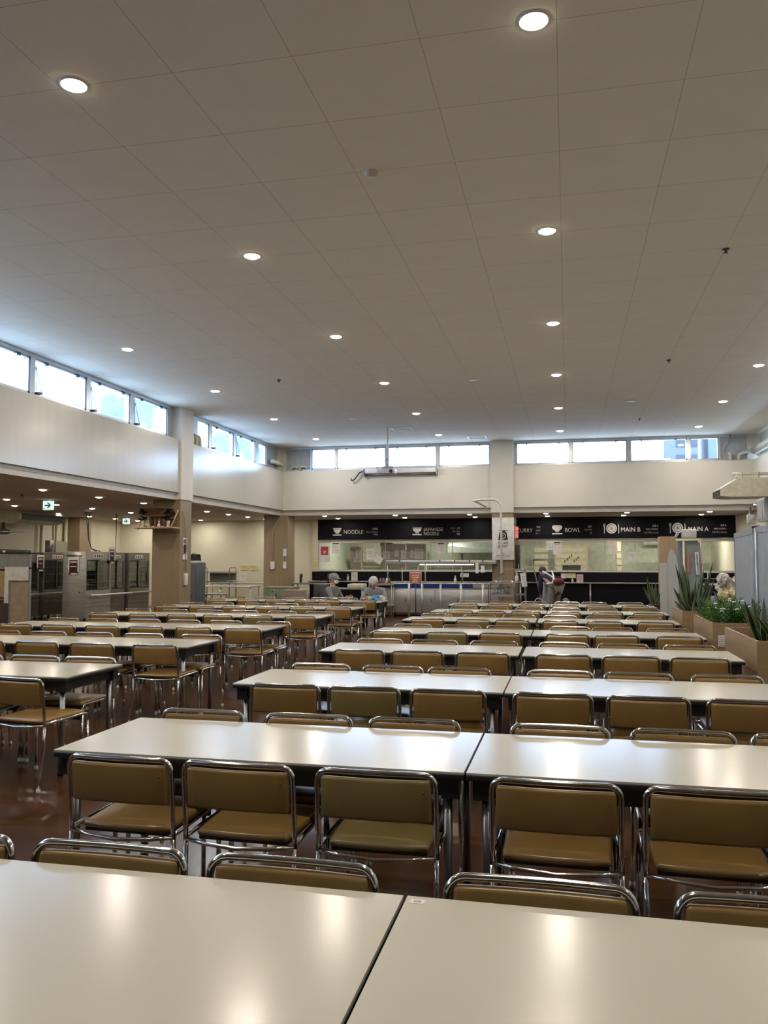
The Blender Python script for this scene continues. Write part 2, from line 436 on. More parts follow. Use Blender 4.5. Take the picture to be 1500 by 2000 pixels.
sbox('trim_16', mat('blank_panel', (.42, .44, .45), .5), XL, YW, WZ0, -7.17, YW + .05, WZ1)
sbox('trim_17', mat('blank_panel2', (.42, .44, .45), .5), 3.86, YW, WZ0, XR + .2, YW + .05, WZ1)
# left clerestory
XW = -8.14
fl = MB()
fl.box(XW - .08, -7, 4.0, XW + .05, 22.5, WZ0); fl.box(XW - .08, -7, WZ1, XW + .05, 22.5, HC)
LW = [(-6.5, -5.0), (-4.9, -3.4), (-3.3, -1.8), (-1.7, -.2), (-.1, 1.4), (1.5, 3.0), (3.1, 4.6), (4.7, 6.2), (6.3, 7.8), (7.9, 9.55), (9.64, 11.13), (11.24, 12.66), (12.78, 14.12), (14.27, 15.6), (17.04, 17.66), (17.8, 19.1), (19.27, 20.56), (20.77, 21.35)]
for (a, b_) in zip(LW, LW[1:]):
    if b_[0] - a[1] < .5: fl.box(XW - .08, a[1], WZ0, XW + .05, b_[0], WZ1)
fl.box(XW - .08, 15.6, WZ0, XW + .05, 15.9, WZ1); fl.box(XW - .08, 16.4, WZ0, XW + .05, 17.04, WZ1); fl.box(XW - .08, 21.35, WZ0, XW + .05, 22.5, WZ1)
struct(fl.done('trim_18', ALU))
for i, (a, b_) in enumerate(LW): window('y', a, b_, WZ0, WZ1, XW, FROST, 2 if b_ - a > 1 else 0, stay=(a > 9 and b_ - a > 1))

# what stands outside
def outside(name, label, cat, fn, m): simple(name, label, cat, fn, m)
def tree(b, base=-1.0):
    for k in range(60):
        a = random.random() * 2 * PI; q = random.random() ** .5 * 1.6
        b.ell((q * math.cos(a) * .6, q * math.sin(a), 3.9 + random.uniform(-1, .62) * (1 - q / 2.6)), (.35, .4, .3), 0, 8)
    b.tube([(0, 0, base), (.05, 0, 2.0), (0, .1, 3.8)], [.16, .12, .08], 8)
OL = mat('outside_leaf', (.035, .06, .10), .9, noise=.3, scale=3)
for ii, (tx, ty, tz, tl) in enumerate(((-17.5, 27.6, 2.7, 'nearest the camera'), (-17.5, 31.0, 3.9, 'middle one'), (-17.5, 33.6, 4.4, 'farther one'), (-17.5, 42.0, 4.0, 'farthest one'))):
    tr = simple('tree', 'leafy tree outside the frosted left windows, %s' % tl, 'tree', (lambda b, q=-(tz - 1.2) / 1.25: tree(b, q)), OL, 'trees outside the left windows'); tr.location = (tx, ty, tz - 1.2); tr.scale = (1, 1, 1.25)
def tower(b):
    b.box(0, 0, 0, 1.25, 2.0, 10, 0)
    for k in range(4): b.box(.45, -.03, 4.6 + k * 1.2, 1.2, 0, 5.5 + k * 1.2, 1)
simple('building', 'blue grey building seen through the third right far window', 'building', tower, [mat('facade', (.055, .062, .070), .7), mat('facade_dark', (.012, .015, .02), .6)], loc=(at(1297, 900, 33)[0], 33, 0))
simple('building', 'narrow blue building seen through the last right far window', 'building', lambda b: b.box(0, 0, 0, .9, 2.0, 10), mat('facade_blue', (.05, .062, .08), .7), loc=(at(1384, 900, 33)[0], 33, 0))

# ================================================================== CEILING FITTINGS
def downlight(name, x, y, z, rad, label, group, power, col=(1.0, 0.905, 0.77)):
    t = thing(name, (x, y, z), label, 'ceiling light', group)
    b = MB(); b.lathe([(rad * .98, .0), (rad * 1.12, -.001), (rad * 1.12, -.006), (rad, -.008), (rad * .98, -.002)], seg=24); b.done('trim_ring', WHITE, t)
    b = MB(); b.lathe([(0, -.001), (rad * .98, -.001), (rad * .96, -.008), (rad * .75, -.018), (rad * .4, -.024), (0, -.026)], seg=24); b.done('diffuser', LAMP, t)  # diffuser bulges below the ring to imitate bloom around the lamp
    l = bpy.data.lights.new('downlight_glow', 'AREA'); l.shape = 'DISK'; l.size = rad * 1.9; l.energy = power; l.color = col; l.spread = R(180)
    o = bpy.data.objects.new('lamp', l); COL.objects.link(o); o.parent = t; o.location = (0, 0, -.030)
    return t
k = 0
XS = {-6.52: 'leftmost column', -3.22: 'left middle column', -.16: 'right middle column', 3.11: 'rightmost column'}
YS = [1.6, 4.81, 8.03, 11.26, 14.47, 17.68, 20.9]
for x, cn in XS.items():
    for j, y in enumerate(YS):
        downlight('ceiling_downlight', x, y, HC, .084, 'round warm downlight in the high ceiling, %s, %s row from the far windows' % (cn, ORD[7 - j]), 'downlights in the high ceiling', P_MAIN)
rows = {-9.2: [5.9, 7.7, 9.5, 11.3, 13.08, 14.9, 16.69, 18.4, 19.98, 21.39, 22.8, 24.3], -11.42: [5.9, 9.5, 13.1, 15.03, 16.74, 18.2, 20.04, 21.5, 22.9, 24.35], -13.6: [7.7, 11.3, 14.9, 20.0, 21.54, 22.94, 24.3]}
for x, yy in rows.items():
    for j, y in enumerate(yy):
        downlight('low_ceiling_downlight', x, y, LC, .07, 'small low left ceiling downlight, %s, %s from far wall' % ({-9.2: 'column nearest the hall', -11.42: 'middle column', -13.6: 'column nearest the left wall'}[x], ['first', 'second', 'third', 'fourth', 'fifth', 'sixth', 'seventh', 'eighth', 'ninth', 'tenth', 'eleventh', 'twelfth'][len(yy) - 1 - j]), 'downlights in the low left ceiling', P_LOW)
downlight('low_ceiling_downlight', -12.55, 16.8, LC, .07, 'small low left ceiling downlight in front of the big air conditioner', 'downlights in the low left ceiling', P_LOW)
for i, x in enumerate((-6.85, -4.77, -2.66, -.57, 1.55, 3.63)):
    for y, rn in ((22.85, 'front'), (24.25, 'back')):
        downlight('counter_downlight', x, y, LC, .07, 'small downlight over the serving counter, %s row, %s from the left' % (rn, ORD[i + 1]), 'downlights over the serving counter', P_LOW * .7)

def sprinkler(x, y, z, label):
    def f(b):
        b.lathe([(.04, 0), (.04, -.006), (.028, -.012), (.012, -.018), (.012, -.032), (.024, -.036), (.024, -.04), (0, -.042)], seg=14)
    simple('sprinkler_head', label, 'sprinkler', f, mat('sprinkler_metal', (.10, .09, .08), .4, .6), 'sprinkler heads', (x, y, z))
sprinkler(-5.01, 13.82, HC, 'small dark sprinkler head in the left half of the high ceiling')
sprinkler(1.63, 8.92, HC, 'small dark sprinkler head nearest the camera at right of ceiling')
sprinkler(1.62, 13.78, HC, 'small dark sprinkler head at right of ceiling, middle one')
sprinkler(1.63, 19.48, HC, 'small dark sprinkler head at right of ceiling, nearest the far windows')
sprinkler(-10.34, 14.05, LC, 'small dark sprinkler head in the low left ceiling')
simple('smoke_detector', 'round white smoke detector on the high ceiling tiles', 'detector', lambda b: b.lathe([(.062, 0), (.062, -.008), (.05, -.022), (.03, -.03), (0, -.032)], seg=24), mat('ceiling_white', (.55, .5, .43), .5), loc=(-1.55, 6.48, HC))
def hatch(x, y, s, label):
    def f(b):
        for (a0, b0, a1, b1) in ((-s, -s, s, -s + .02), (-s, s - .02, s, s), (-s, -s, -s + .02, s), (s - .02, -s, s, s)): b.box(a0, b0, -.008, a1, b1, 0)
    simple('ceiling_hatch', label, 'access hatch', f, WHITE, 'access hatches in the ceiling', (x, y, HC))
hatch(-3.95, 19.75, .24, 'square access hatch in the ceiling above the projector')
hatch(-2.3, 21.5, .24, 'square access hatch in the ceiling close to the far windows')
for (x, y, l) in ((-4.73, 18.01, 'left of the projector'), (-1.58, 14.54, 'in the middle of the ceiling'), (1.26, 17.21, 'right of the middle lights')):
    simple('ceiling_slot', 'small pale slot cover %s' % l, 'vent', lambda b: b.box(-.1, -.035, -.012, .1, .035, 0, 0, .004), WHITE, 'slot covers in the ceiling', (x, y, HC))

# projector, screen case
t = thing('projector', (-4.28, 19.6, 3.6), 'ceiling hung projector on a long thin pole', 'projector')
b = MB(); b.box(-.24, -.17, 0, .2, .17, .12, 0, .02); b.done('projector_body', mat('projector_grey', (.5, .5, .5), .4), t)
b = MB(); b.lathe([(.045, 0), (.045, .03), (.03, .035), (0, .03)], (.12, -.2, .06), 16, 0, 'y'); b.done('lens', BLACK, t)
b = MB(); b.tube([(0, 0, .28), (0, 0, HC - 3.6)], .022, 10); b.lathe([(.06, HC - 3.61), (.06, HC - 3.6)], seg=16); b.done('pole', WHITE, t)
b = MB(); b.box(-.1, -.08, .12, .1, .08, .15); b.box(-.03, -.03, .15, .03, .03, .3); b.box(-.14, -.01, .14, .14, .01, .2); b.done('bracket', LEG_STEEL, t)
b = MB(); b.tube([(-.22, 0, .1), (-.28, 0, .16), (-.2, 0, .3), (-.06, 0, .32), (-.02, 0, .4)], .008, 6); b.done('cable', CABLE, t)
t = thing('projection_screen', (-4.5, YB - .07, 3.87), 'rolled projection screen case mounted below the far left windows', 'screen')
b = MB(); b.box(-1.0, -.06, .03, 1.0, .06, .15, 0, .02); b.done('screen_case', WHITE, t)
b = MB(); b.tube([(-1.0, -.02, .005), (1.0, -.02, .005)], .022, 8); b.done('bottom_bar', LEG_STEEL, t)
b = MB(); b.box(-1.04, -.07, -.03, -1.0, .07, .16); b.box(1.0, -.07, -.03, 1.04, .07, .16); b.done('end_cap', mat('grey_cap', (.25, .25, .25), .5), t)
b = MB(); b.tube([(-1.04, -.03, .1), (-1.14, -.03, .08), (-1.3, -.03, -.12), (-1.38, -.03, -.15), (-1.4, -.03, -.08)], .018, 6); b.done('cable', CABLE, t)
b = MB()
for z in (.03, .08, .13): b.tube([(1.04, 0, z), (1.22, 0, z)], .006, 5)
b.done('wire_guide', WHITE, t)

# pipes on the ledges
PIPE = mat('pipe_cream', (.55, .54, .42), .5)
def pipe(label, pts, r, grp='cream pipes on the ledges'):
    simple('pipe', label, 'pipe', lambda b: b.tube(pts, r, 12), PIPE, grp)
for i, y in enumerate((16.62, 16.82, 17.0)):
    pipe('cream pipe stub beside the left wall column, %s from it' % ORD[i + 1], [(XL - .10, y, 4.03), (XL - .10, y, 4.19), (XL - .125, y, 4.25), (XL - .17, y, 4.27)], .055)
pipe('fat cream pipe elbow in the far left ledge corner', [(XL - .1, 22.25, 4.0), (XL - .1, 22.25, 4.16), (XL - .02, 22.3, 4.22), (XL - .3, 22.3, 4.24)][0:3] + [(XL - .05, 22.1, 4.24), (XL - .05, 21.5, 4.24)], .06)
for i, x in enumerate((-7.72, -7.45)):
    pipe('bent cream pipe on the far ledge, %s of two at far left' % ('left one', 'right one')[i], [(x, 22.38, 4.03), (x, 22.38, 4.13), (x + .04, 22.38, 4.17), (x + .15, 22.38, 4.17), (x + .19, 22.38, 4.12)], .028)
pipe('upright cream pipe stub on the far ledge at right', [(4.08, 22.37, 4.04), (4.08, 22.37, 4.2), (4.05, 22.4, 4.24)], .045)
pipe('cream pipe elbow bending right on the far ledge', [(4.28, 22.37, 4.04), (4.28, 22.37, 4.18), (4.34, 22.37, 4.23), (4.52, 22.36, 4.28)], .045)
pipe('large wrapped cream pipe running along the right ledge', [(4.65, 22.3, 4.28), (4.65, 20, 4.28), (4.65, 15, 4.28)], .1)
simple('wire', 'grey wire hanging beside the far right windows', 'wire', lambda b: b.tube([(4.1, 22.42, HC), (4.08, 22.42, 4.55), (3.98, 22.42, 4.38), (3.95, 22.42, 4.28)], .012, 6), mat('wire_grey', (.2, .2, .22), .5))
simple('handrail_pipe', 'long cream pipe sloping along the right wall to the fan unit', 'pipe', lambda b: b.tube([(4.45, 20.4, 3.15), (4.42, 19.6, 3.32), (4.42, 17, 3.35), (4.42, 12, 3.35)], .03, 10), PIPE)

# hanging fan unit, right wall
t = thing('hanging_fan_unit', (3.36, 19.7, 2.93), 'cream wedge fan unit with black grille hanging from right wall', 'air conditioner')
b = MB(); b.poly([(0, 0, .02), (.24, 0, 0), (1.0, 0, 0), (1.05, 0, .06), (1.05, 0, .42), (.38, 0, .42), (0, 0, .18)], 0, (0, .95, 0)); b.done('casing', CREAM, t)
b = MB(); b.box(-.012, .05, .03, .0, 0.9, .17, 0)
for kx in range(6): b.box(-.02, .05, .04 + kx * .022, -.01, 0.9, .046 + kx * .022, 0)
b.done('grille', BLACK, t)
for yy in (.15, .8):
    b = MB(); b.tube([(.5, yy, .38), (.5, yy, .56)], .012, 6); b.tube([(.85, yy, .38), (.85, yy, .56)], .012, 6); b.done('hanger', LEG_STEEL, t)
b = MB(); b.tube([(.35, .5, .55), (1.15, .5, .55)], .035, 8); b.done('rail', CREAM, t)
simple('speaker', 'small white box speaker mounted high on the far right wall', 'speaker', lambda b: (b.box(0, 0, 0, .16, .14, .22, 0, .015), b.box(.05, .02, .22, .1, .12, .40, 1), b.lathe([(.012, 0), (.012, .006), (0, .006)], (.13, -.007, .11), 8, 1, 'y')), [WHITE, STEEL_D], loc=(4.22, 21.2, 2.38))
for i, y in enumerate((20.2, 18.9, 17.6)):
    t = thing('wall_cabinet', (XR - .02, y, 2.42), 'white framed wall cabinet high on right wall, %s from far end' % ORD[i + 1], 'cabinet', 'wall cabinets on the right wall')
    b = MB(); b.box(-.1, 0, 0, .05, 1.2, .55, 0, .01); b.done('cabinet_body', WHITE, t)
    b = MB(); b.box(-.112, .04, .05, -.1, .58, .5); b.box(-.112, .62, .05, -.1, 1.16, .5); b.done('door', mat('cab_grey', (.5, .5, .5), .4), t)

# ================================================================== TABLES AND CHAIRS
def make_table():
    t = thing('dining_table', (0, 0, 0), '', 'table')
    b = MB(); b.box(-.8975, 0, .692, .8975, .75, .70, 0); b.done('tabletop', LAMINATE, t)
    b = MB(); b.box(-.899, -.0015, .668, .899, .7515, .6915, 0, .004); b.done('edge_band', BLACK, t)
    b = MB()
    for (x0, y0, x1, y1) in ((-.85, .05, .85, .07), (-.85, .68, .85, .70), (-.85, .05, -.83, .70), (.83, .05, .85, .70)): b.box(x0, y0, .595, x1, y1, .668)
    for sx in (-1, 1):
        for y in (.06, .69): b.box(sx * .84 - .035, y - .035, .59, sx * .84 + .035, y + .035, .668)
    b.done('apron', BLACK, t)
    for sx in (-1, 1):
        for y in (.07, .68):
            b = MB(); b.tube([(sx * .825, y, .60), (sx * .825, y, .03)], .019, 12); l = b.done('leg', LEG_STEEL, t)
            b = MB(); b.lathe([(.02, 0), (.021, .03), (.018, .032)], (sx * .825, y, 0), 10); b.done('rubber_foot', BLACK, l)
    return t
def make_chair(vinyl):
    t = thing('dining_chair', (0, 0, 0), '', 'chair')
    W = .2275; r = .0105
    # one bent tube: lower rear ends at the seat, up and over the back
    def pt(x, z):
        lean = -.03 * max(0, (z - .43) / .31) if z > .43 else .0
        return (x, lean - .012 * (1 - (x / W) ** 2) * (1 if z > .6 else 0), z)
    pts = [pt(-W, .42), pt(-W, .50), pt(-W, .60), pt(-W, .689)]
    for i in range(1, 6): a = PI - (PI / 2) * i / 5; pts.append(pt(-W + .045 + .045 * math.cos(a), .689 + .045 * math.sin(a)))
    for i in range(1, 8): x = -W + .045 + (2 * W - .09) * i / 8; pts.append(pt(x, .734))
    for i in range(0, 6): a = PI / 2 - (PI / 2) * i / 5; pts.append(pt(W - .045 + .045 * math.cos(a), .689 + .045 * math.sin(a)))
    pts += [pt(W, .60), pt(W, .50), pt(W, .42)]
    b = MB(); b.tube(pts, r, 10); b.done('back_frame', CHROME, t)
    # back pad, gently bowed
    b = MB(); vs = b.box(-W + .016, -.014, .555, W - .016, .014, .714, 0, .012, 3)
    o = b.done('backrest', vinyl, t); me = o.data
    bm = bmesh.new(); bm.from_mesh(me)
    xs = [-.17, -.12, -.06, 0, .06, .12, .17]
    for x in xs: bmesh.ops.bisect_plane(bm, geom=bm.verts[:] + bm.edges[:] + bm.faces[:], plane_co=(x, 0, 0), plane_no=(1, 0, 0))
    for v in bm.verts:
        v.co.y += -.03 * ((v.co.z - .43) / .31) - .014 * (1 - (v.co.x / W) ** 2)
        if v.co.y < -.03 and abs(v.co.x) < .2: v.co.y -= .002
    bm.to_mesh(me); bm.free()
    for p in me.polygons: p.use_smooth = True
    b = MB(); b.lathe([(.004, 0), (.004, -.003), (0, -.004)], (W - .04, -.0485, .672), 8, 0, 'y'); b.done('rivet', mat('rivet_red', (.12, .03, .02), .4), o)
    # seat
    b = MB(); b.box(-.20, .02, .432, .20, .42, .462, 0, .014, 3)
    o = b.done('seat', vinyl, t); me = o.data; bm = bmesh.new(); bm.from_mesh(me)
    for c in (-.1, 0, .1): bmesh.ops.bisect_plane(bm, geom=bm.verts[:] + bm.edges[:] + bm.faces[:], plane_co=(c, 0, 0), plane_no=(1, 0, 0))
    for c in (.12, .22, .32): bmesh.ops.bisect_plane(bm, geom=bm.verts[:] + bm.edges[:] + bm.faces[:], plane_co=(0, c, 0), plane_no=(0, 1, 0))
    for v in bm.verts:
        u = v.co.x / .2; q = (v.co.y - .22) / .2
        v.co.x *= 1 + .04 * q
        if v.co.z > .45: v.co.z += .008 * (1 - u * u) * (1 - q * q) + .004 * q
        v.co.y += -.018 * (1 - u * u) if q < -.5 else 0
    bm.to_mesh(me); bm.free()
    for p in me.polygons: p.use_smooth = True
    b = MB(); b.box(-.185, .03, .418, .185, .40, .432, 0); b.box(-.2, .385, .395, .2, .40, .43, 0); b.done('seat_board', BLACK, t)
    # seat frame: bowed rear bar, side rails
    b = MB()
    b.tube([(-W, -.004, .428), (-W * .6, -.024, .420), (0, -.034, .414), (W * .6, -.024, .420), (W, -.004, .428)], .0085, 8)
    for s in (-1, 1): b.tube([(s * W, .0, .436), (s * (W - .004), .2, .440), (s * (W - .006), .385, .444), (s * (W - .006), .412, .438), (s * (W - .006), .424, .415), (s * (W - .005), .427, .39)], .0095, 8)
    b.done('seat_frame', CHROME, t)
    for s in (-1, 1):
        b = MB(); b.tube([(s * W, 0, .425), (s * W, -.005, .3), (s * (W + .006), -.05, .028)], .0105, 10); l = b.done('leg', CHROME, t)
        b = MB(); b.lathe([(.0135, 0), (.0145, .012), (.0125, .032)], (s * (W + .006), -.0515, 0), 10); b.done('rubber_foot', RUBBER, l)
        b = MB(); b.tube([(s * (W - .005), .427, .39), (s * W, .435, .028)], .0105, 10); l = b.done('leg', CHROME, t)
        b = MB(); b.lathe([(.0135, 0), (.0145, .012), (.0125, .032)], (s * W, .4355, 0), 10); b.done('rubber_foot', RUBBER, l)
    return t
TB = make_table(); CH = {0: make_chair(TAN), 1: make_chair(TAN_OLD)}
used = set()
def place(proto, key, x, y, rz, label, group):
    if key in used: o = copy_tree(proto)
    else: o = proto; used.add(key)
    o.location = (x, y, 0); o.rotation_euler = (0, 0, rz); o['label'] = label; o['group'] = group
    return o
rowsR = [
 (1.30, (-1.305, .50), [], [-1.78, -1.25, -.72, -.08, .47]),
 (3.25, (-1.305, .50), [-1.77, -1.265, -.715, -.055, .48, 1.03], [-1.88, -1.30, -.755, -.05, .505, 1.03]),
 (5.22, (-1.305, .50), [-1.765, -1.25, -.725, -.10, .44, .99], [-1.835, -1.28, -.785, -.065, .465, 1.045]),
 (7.25, (-1.33, .50), [-1.8, -1.28, -.72, -.05, .49, 1.02], [-1.84, -1.29, -.71, -.05, .49, 1.08]),
 (9.15, (-1.31, .50), [-1.91, -1.3, -.72, -.02, .48, 1.1], [-1.86, -1.26, -.73, .01, .49, 1.1]),
 (11.1, (-1.33, .49), [-1.84, -1.23, -.72, -.11, .44, 1.06], [-1.87, -1.25, -.69, -.12, .46, 1.01]),
 (12.93, (-1.24, .57), [-1.66, -1.17, -.64, -.05, .56, 1.14], [-1.7, -1.2, -.63, -.05, .53, 1.18]),
 (14.85, (-1.235, .575), [-1.78, -1.18, -.63, -.06, .51, 1.1], [-1.8, -1.21, -.63, -.03, .45, 1.09])]
rowsL = [
 (5.22, (-4.35, -6.17), [-4.24], [-4.81, -4.28, -3.78]),
 (7.25, (-4.42, -6.24), [-5.57, -4.99, -4.4, -3.75], [-6.14, -5.57, -5.01, -4.42, -3.76]),
 (9.15, (-4.36, -6.18), [-6.63, -6.05, -5.45, -4.88, -4.27, -3.66], [-6.65, -6.07, -5.45, -4.89, -4.31, -3.66]),
 (11.2, (-4.34, -6.16), [-6.67, -6.05, -5.44, -4.88, -4.28, -3.65], [-6.69, -6.06, -5.46, -4.89, -4.27, -3.67]),
 (13.27, (-4.36, -6.18), [-6.74, -6.1, -5.5, -4.92, -4.3, -3.69], [-6.75, -6.16, -5.49, -4.94, -4.35, -3.7]),
 (15.55, (-4.44, -6.26), [-6.85, -6.18, -5.59, -4.99, -4.51, -3.81], [-6.85, -6.2, -5.56, -4.97, -4.42, -3.86])]
OLIVE = {('right', 3, 'near', 2), ('right', 5, 'near', 2), ('right', 6, 'near', 2), ('right', 2, 'near', 3), ('left', 1, 'near', 2), ('left', 4, 'near', 2), ('left', 5, 'near', 2), ('right', 4, 'far', 3), ('left', 3, 'far', 3), ('left', 6, 'far', 2)}
rnd = random.Random(3)
for side, rws in (('right', rowsR), ('left', rowsL)):
    for i, (y, tx, near, far) in enumerate(rws):
        n = i + 1
        for k, x in enumerate(tx):
            which = ('left', 'right')[k] if side == 'right' else ('right', 'left')[k]
            place(TB, 'table', x, y, 0, 'cream topped black edged dining table, %s one in row %s of %s block' % (which, ORD[n], side), 'dining tables of the %s block' % side)
        for fs, xs in (('near', near), ('far', far)):
            xs = list(xs)
            if side == 'left' and n == 1 and fs == 'near': xs = [-4.24, -3.62]
            for k, x in enumerate(xs):
                cnt = k + 1 if side == 'right' else len(xs) - k
                ol = (side, n, fs, cnt) in OLIVE
                yy = y - .17 if fs == 'near' else y + .75 + .035
                rz = (0 if fs == 'near' else PI) + rnd.uniform(-.02, .02)
                if side == 'right' and n == 1: yy = y + .75 + .03
                if side == 'left' and n == 1 and fs == 'near' and k == 1: yy, rz = y - .29, -.12
                if side == 'left' and n == 1 and fs == 'near' and k == 0: yy, rz = y - .1, .05
                lab = '%s chair, %s from the %s, %s side of row %s in %s block' % ('dull olive vinyl' if ol else 'tan vinyl', ORD[cnt], 'left' if side == 'right' else 'aisle', fs, ORD[n], side)
                place(CH[1 if ol else 0], 'c%d' % ol, x, yy, rz, lab, 'dining chairs of the %s block' % side)
# table number stickers (things that move with the tables: parts)
def sticker(tb, x, y, txt):
    b = MB(); b.box(x - .018, y - .011, .7002, x + .018, y + .011, .7006); p = b.done('number_sticker', PAPER, tb)
    if txt:
        t = text('number', txt, x + .011, y + .007, .7008, .02, INK, p, rot=(0, 0, PI), ext=0)
tabs = [o for o in COL.objects if o.name.startswith('dining_table')]
for o in tabs:
    if 'row first of right' in o['label'] and 'right one' in o['label']: sticker(o, -.8975 + .03, .72, '40')
    if 'row second of right' in o['label'] and 'left one' in o['label']: sticker(o, .86, .03, '')
#NEXT
# ================================================================== SERVING FRONT
sbox('wall_back', LOW_WALL, -7.86, 24.9, 0, -7.69, 25.06, LC)
sbox('wall_back', LOW_WALL, 4.64, 24.9, 0, XR + .1, 25.06, LC)
sbox('trim_19', WHITE_WALL, -7.69, 24.96, 2.06, 4.64, 25.06, 2.13)
sbox('trim_20', WHITE, -7.69, 24.86, 1.15, 4.64, 25.04, 1.18)
sbox('wall_kitchen', KWALL, -10, 29.5, 0, 6, 29.6, LC)
sbox('wall_kitchen', KWALL, -7.95, 25.1, 0, -7.86, 29.5, LC)
sbox('trim_21', KBEIGE, -7.69, 25.0, .1, 4.64, 25.06, 1.16)
k_l = bpy.data.lights
def tube_light(x, y, i):
    t = thing('kitchen_tube_light', (x, y, LC - .02), 'white tube light on the kitchen ceiling, %s from the left' % ORD[i], 'ceiling light', 'tube lights in the kitchen')
    b = MB(); b.box(-.62, -.08, -.03, .62, .08, .02); b.done('fitting', WHITE, t)
    b = MB(); b.tube([(-.58, 0, -.05), (.58, 0, -.05)], .016, 8); b.done('tube', mat('tube_glow', (.9, .9, .9), .5, emit=(.85, 1, .88), es=6), t)
    l = k_l.new('tube_glow', 'AREA'); l.shape = 'RECTANGLE'; l.size = 1.2; l.size_y = .1; l.energy = P_KITCHEN; l.color = (1.0, 1.0, .86)
    o = bpy.data.objects.new('lamp', l); COL.objects.link(o); o.parent = t; o.location = (0, 0, -.08)
for i, x in enumerate((-6.2, -4.2, -.6, 1.6, 3.6)): tube_light(x, 27.0, i + 1)

def signboard(x0, x1, label):
    t = thing('menu_signboard', ((x0 + x1) / 2, YK - .06, 2.135), label, 'sign')
    b = MB(); b.box(x0 - (x0 + x1) / 2, -.04, 0, x1 - (x0 + x1) / 2, .04, .635); b.done('board', BLACK_M, t)
    return t
SBL = signboard(-7.69, -1.9, 'long black menu signboard over the counter left of the middle column')
SBR = signboard(-1.5, 4.64, 'long black menu signboard over the counter right of the middle column')
def cont(name, fn, par, m, x):          # icon mesh on a board at world x
    b = MB(); fn(b); o = b.done(name, m, par); o.location = (x - par.location.x, -.045, 0); return o
def flat(b, pts, mi=0): b.poly([(p[0], 0, p[1]) for p in pts], mi, (0, -.006, 0))
def ring(b, cx, cz, r0, r1, mi=0, n=28):
    for k in range(n):
        a0, a1 = 2 * PI * k / n, 2 * PI * (k + 1) / n
        flat(b, [(cx + r0 * math.cos(a0), cz + r0 * math.sin(a0)), (cx + r1 * math.cos(a0), cz + r1 * math.sin(a0)), (cx + r1 * math.cos(a1), cz + r1 * math.sin(a1)), (cx + r0 * math.cos(a1), cz + r0 * math.sin(a1))], mi)
def disc(b, cx, cz, r, mi=0, n=28): flat(b, [(cx + r * math.cos(2 * PI * k / n), cz + r * math.sin(2 * PI * k / n)) for k in range(n)], mi)
def bowl_a(b):
    flat(b, [(-.14, .365), (.14, .365), (.13, .33), (-.13, .33)]); flat(b, [(-.125, .32), (.125, .32), (.05, .2), (-.05, .2)]); flat(b, [(-.04, .195), (.04, .195), (.045, .18), (-.045, .18)])
    flat(b, [(-.14, .165), (.14, .165), (.14, .13), (-.14, .13)])
def bowl_b(b):
    flat(b, [(-.14, .365), (.14, .365), (.14, .34), (-.14, .34)]); flat(b, [(-.135, .33), (.135, .33), (.11, .26), (.04, .215), (-.04, .215), (-.11, .26)]); flat(b, [(-.05, .21), (.05, .21), (.05, .185), (-.05, .185)])
    flat(b, [(-.145, .165), (.14, .165), (.14, .13), (-.145, .13)])
def bowl_c(b):
    flat(b, [(-.10, .395), (.10, .395), (.145, .37), (-.145, .37)]); flat(b, [(-.15, .365), (.15, .365), (.13, .29), (.07, .24), (-.07, .24), (-.13, .29)]); flat(b, [(-.06, .235), (.06, .235), (.045, .195), (-.045, .195)])
    flat(b, [(-.15, .165), (.15, .165), (.15, .13), (-.15, .13)])
    for q in range(6): flat(b, [(-.09 + q * .034, .318), (-.075 + q * .034, .318), (-.075 + q * .034, .298), (-.09 + q * .034, .298)], 1)
def plate(b):
    ring(b, 0, .29, .115, .15); ring(b, 0, .29, .06, .1)
    disc(b, 0, .29, .058)
    for q in (-.022, 0, .022): flat(b, [(-.205 + q, .43), (-.195 + q, .43), (-.195 + q, .36), (-.205 + q, .36)])
    flat(b, [(-.228, .365), (-.172, .365), (-.185, .335), (-.215, .335)]); flat(b, [(-.21, .335), (-.19, .335), (-.19, .14), (-.21, .14)])
    flat(b, [(.19, .43), (.21, .40), (.215, .27), (.21, .14), (.19, .14)])
def words(par, body, x, z, h, m=SIGN_TXT, wid=None, al='LEFT'):
    sz = h / .70
    o = text('lettering', body, x - par.location.x, -.046, z - 2.135, sz, m, par, align=al)
    if wid:
        xs = [v.co.x for v in o.data.vertices]; cur = max(xs) - min(xs)
        o.scale.x = wid / cur
    return o
T2 = SIGN_TXT2
cont('bowl_icon', bowl_a, SBL, SIGN_TXT, -7.055)
words(SBL, 'NOODLE', -6.85, 2.32, .12, wid=.62)
for j, s in enumerate(('拉麺類', 'MIAN NOODLE', '中华面')): words(SBL, s, -5.75, (2.445, 2.355, 2.27)[j], (.045, .035, .045)[j], wid=(.17, .36, .14)[j], al='RIGHT')
cont('bowl_icon', bowl_b, SBL, SIGN_TXT, -4.51)
words(SBL, 'JAPANESE', -4.31, 2.39, .105, wid=.61); words(SBL, 'NOODLE', -4.31, 2.26, .105, wid=.47)
for j, s in enumerate(('うどん・そば', 'WA MEN', '和麺')): words(SBL, s, -3.19, (2.445, 2.355, 2.27)[j], (.045, .035, .045)[j], wid=(.29, .23, .1)[j], al='RIGHT')
words(SBR, 'CURRY', -1.49, 2.33, .115, wid=.46)
for j, s in enumerate(('咖喱', 'CURRY', 'カレー')): words(SBR, s, -.79, (2.455, 2.36, 2.27)[j], (.05, .045, .045)[j], wid=(.11, .14, .14)[j], al='RIGHT')
cont('bowl_icon', bowl_c, SBR, [SIGN_TXT2, BLACK_M], -.305)
words(SBR, 'BOWL', -.09, 2.33, .12, T2, .44)
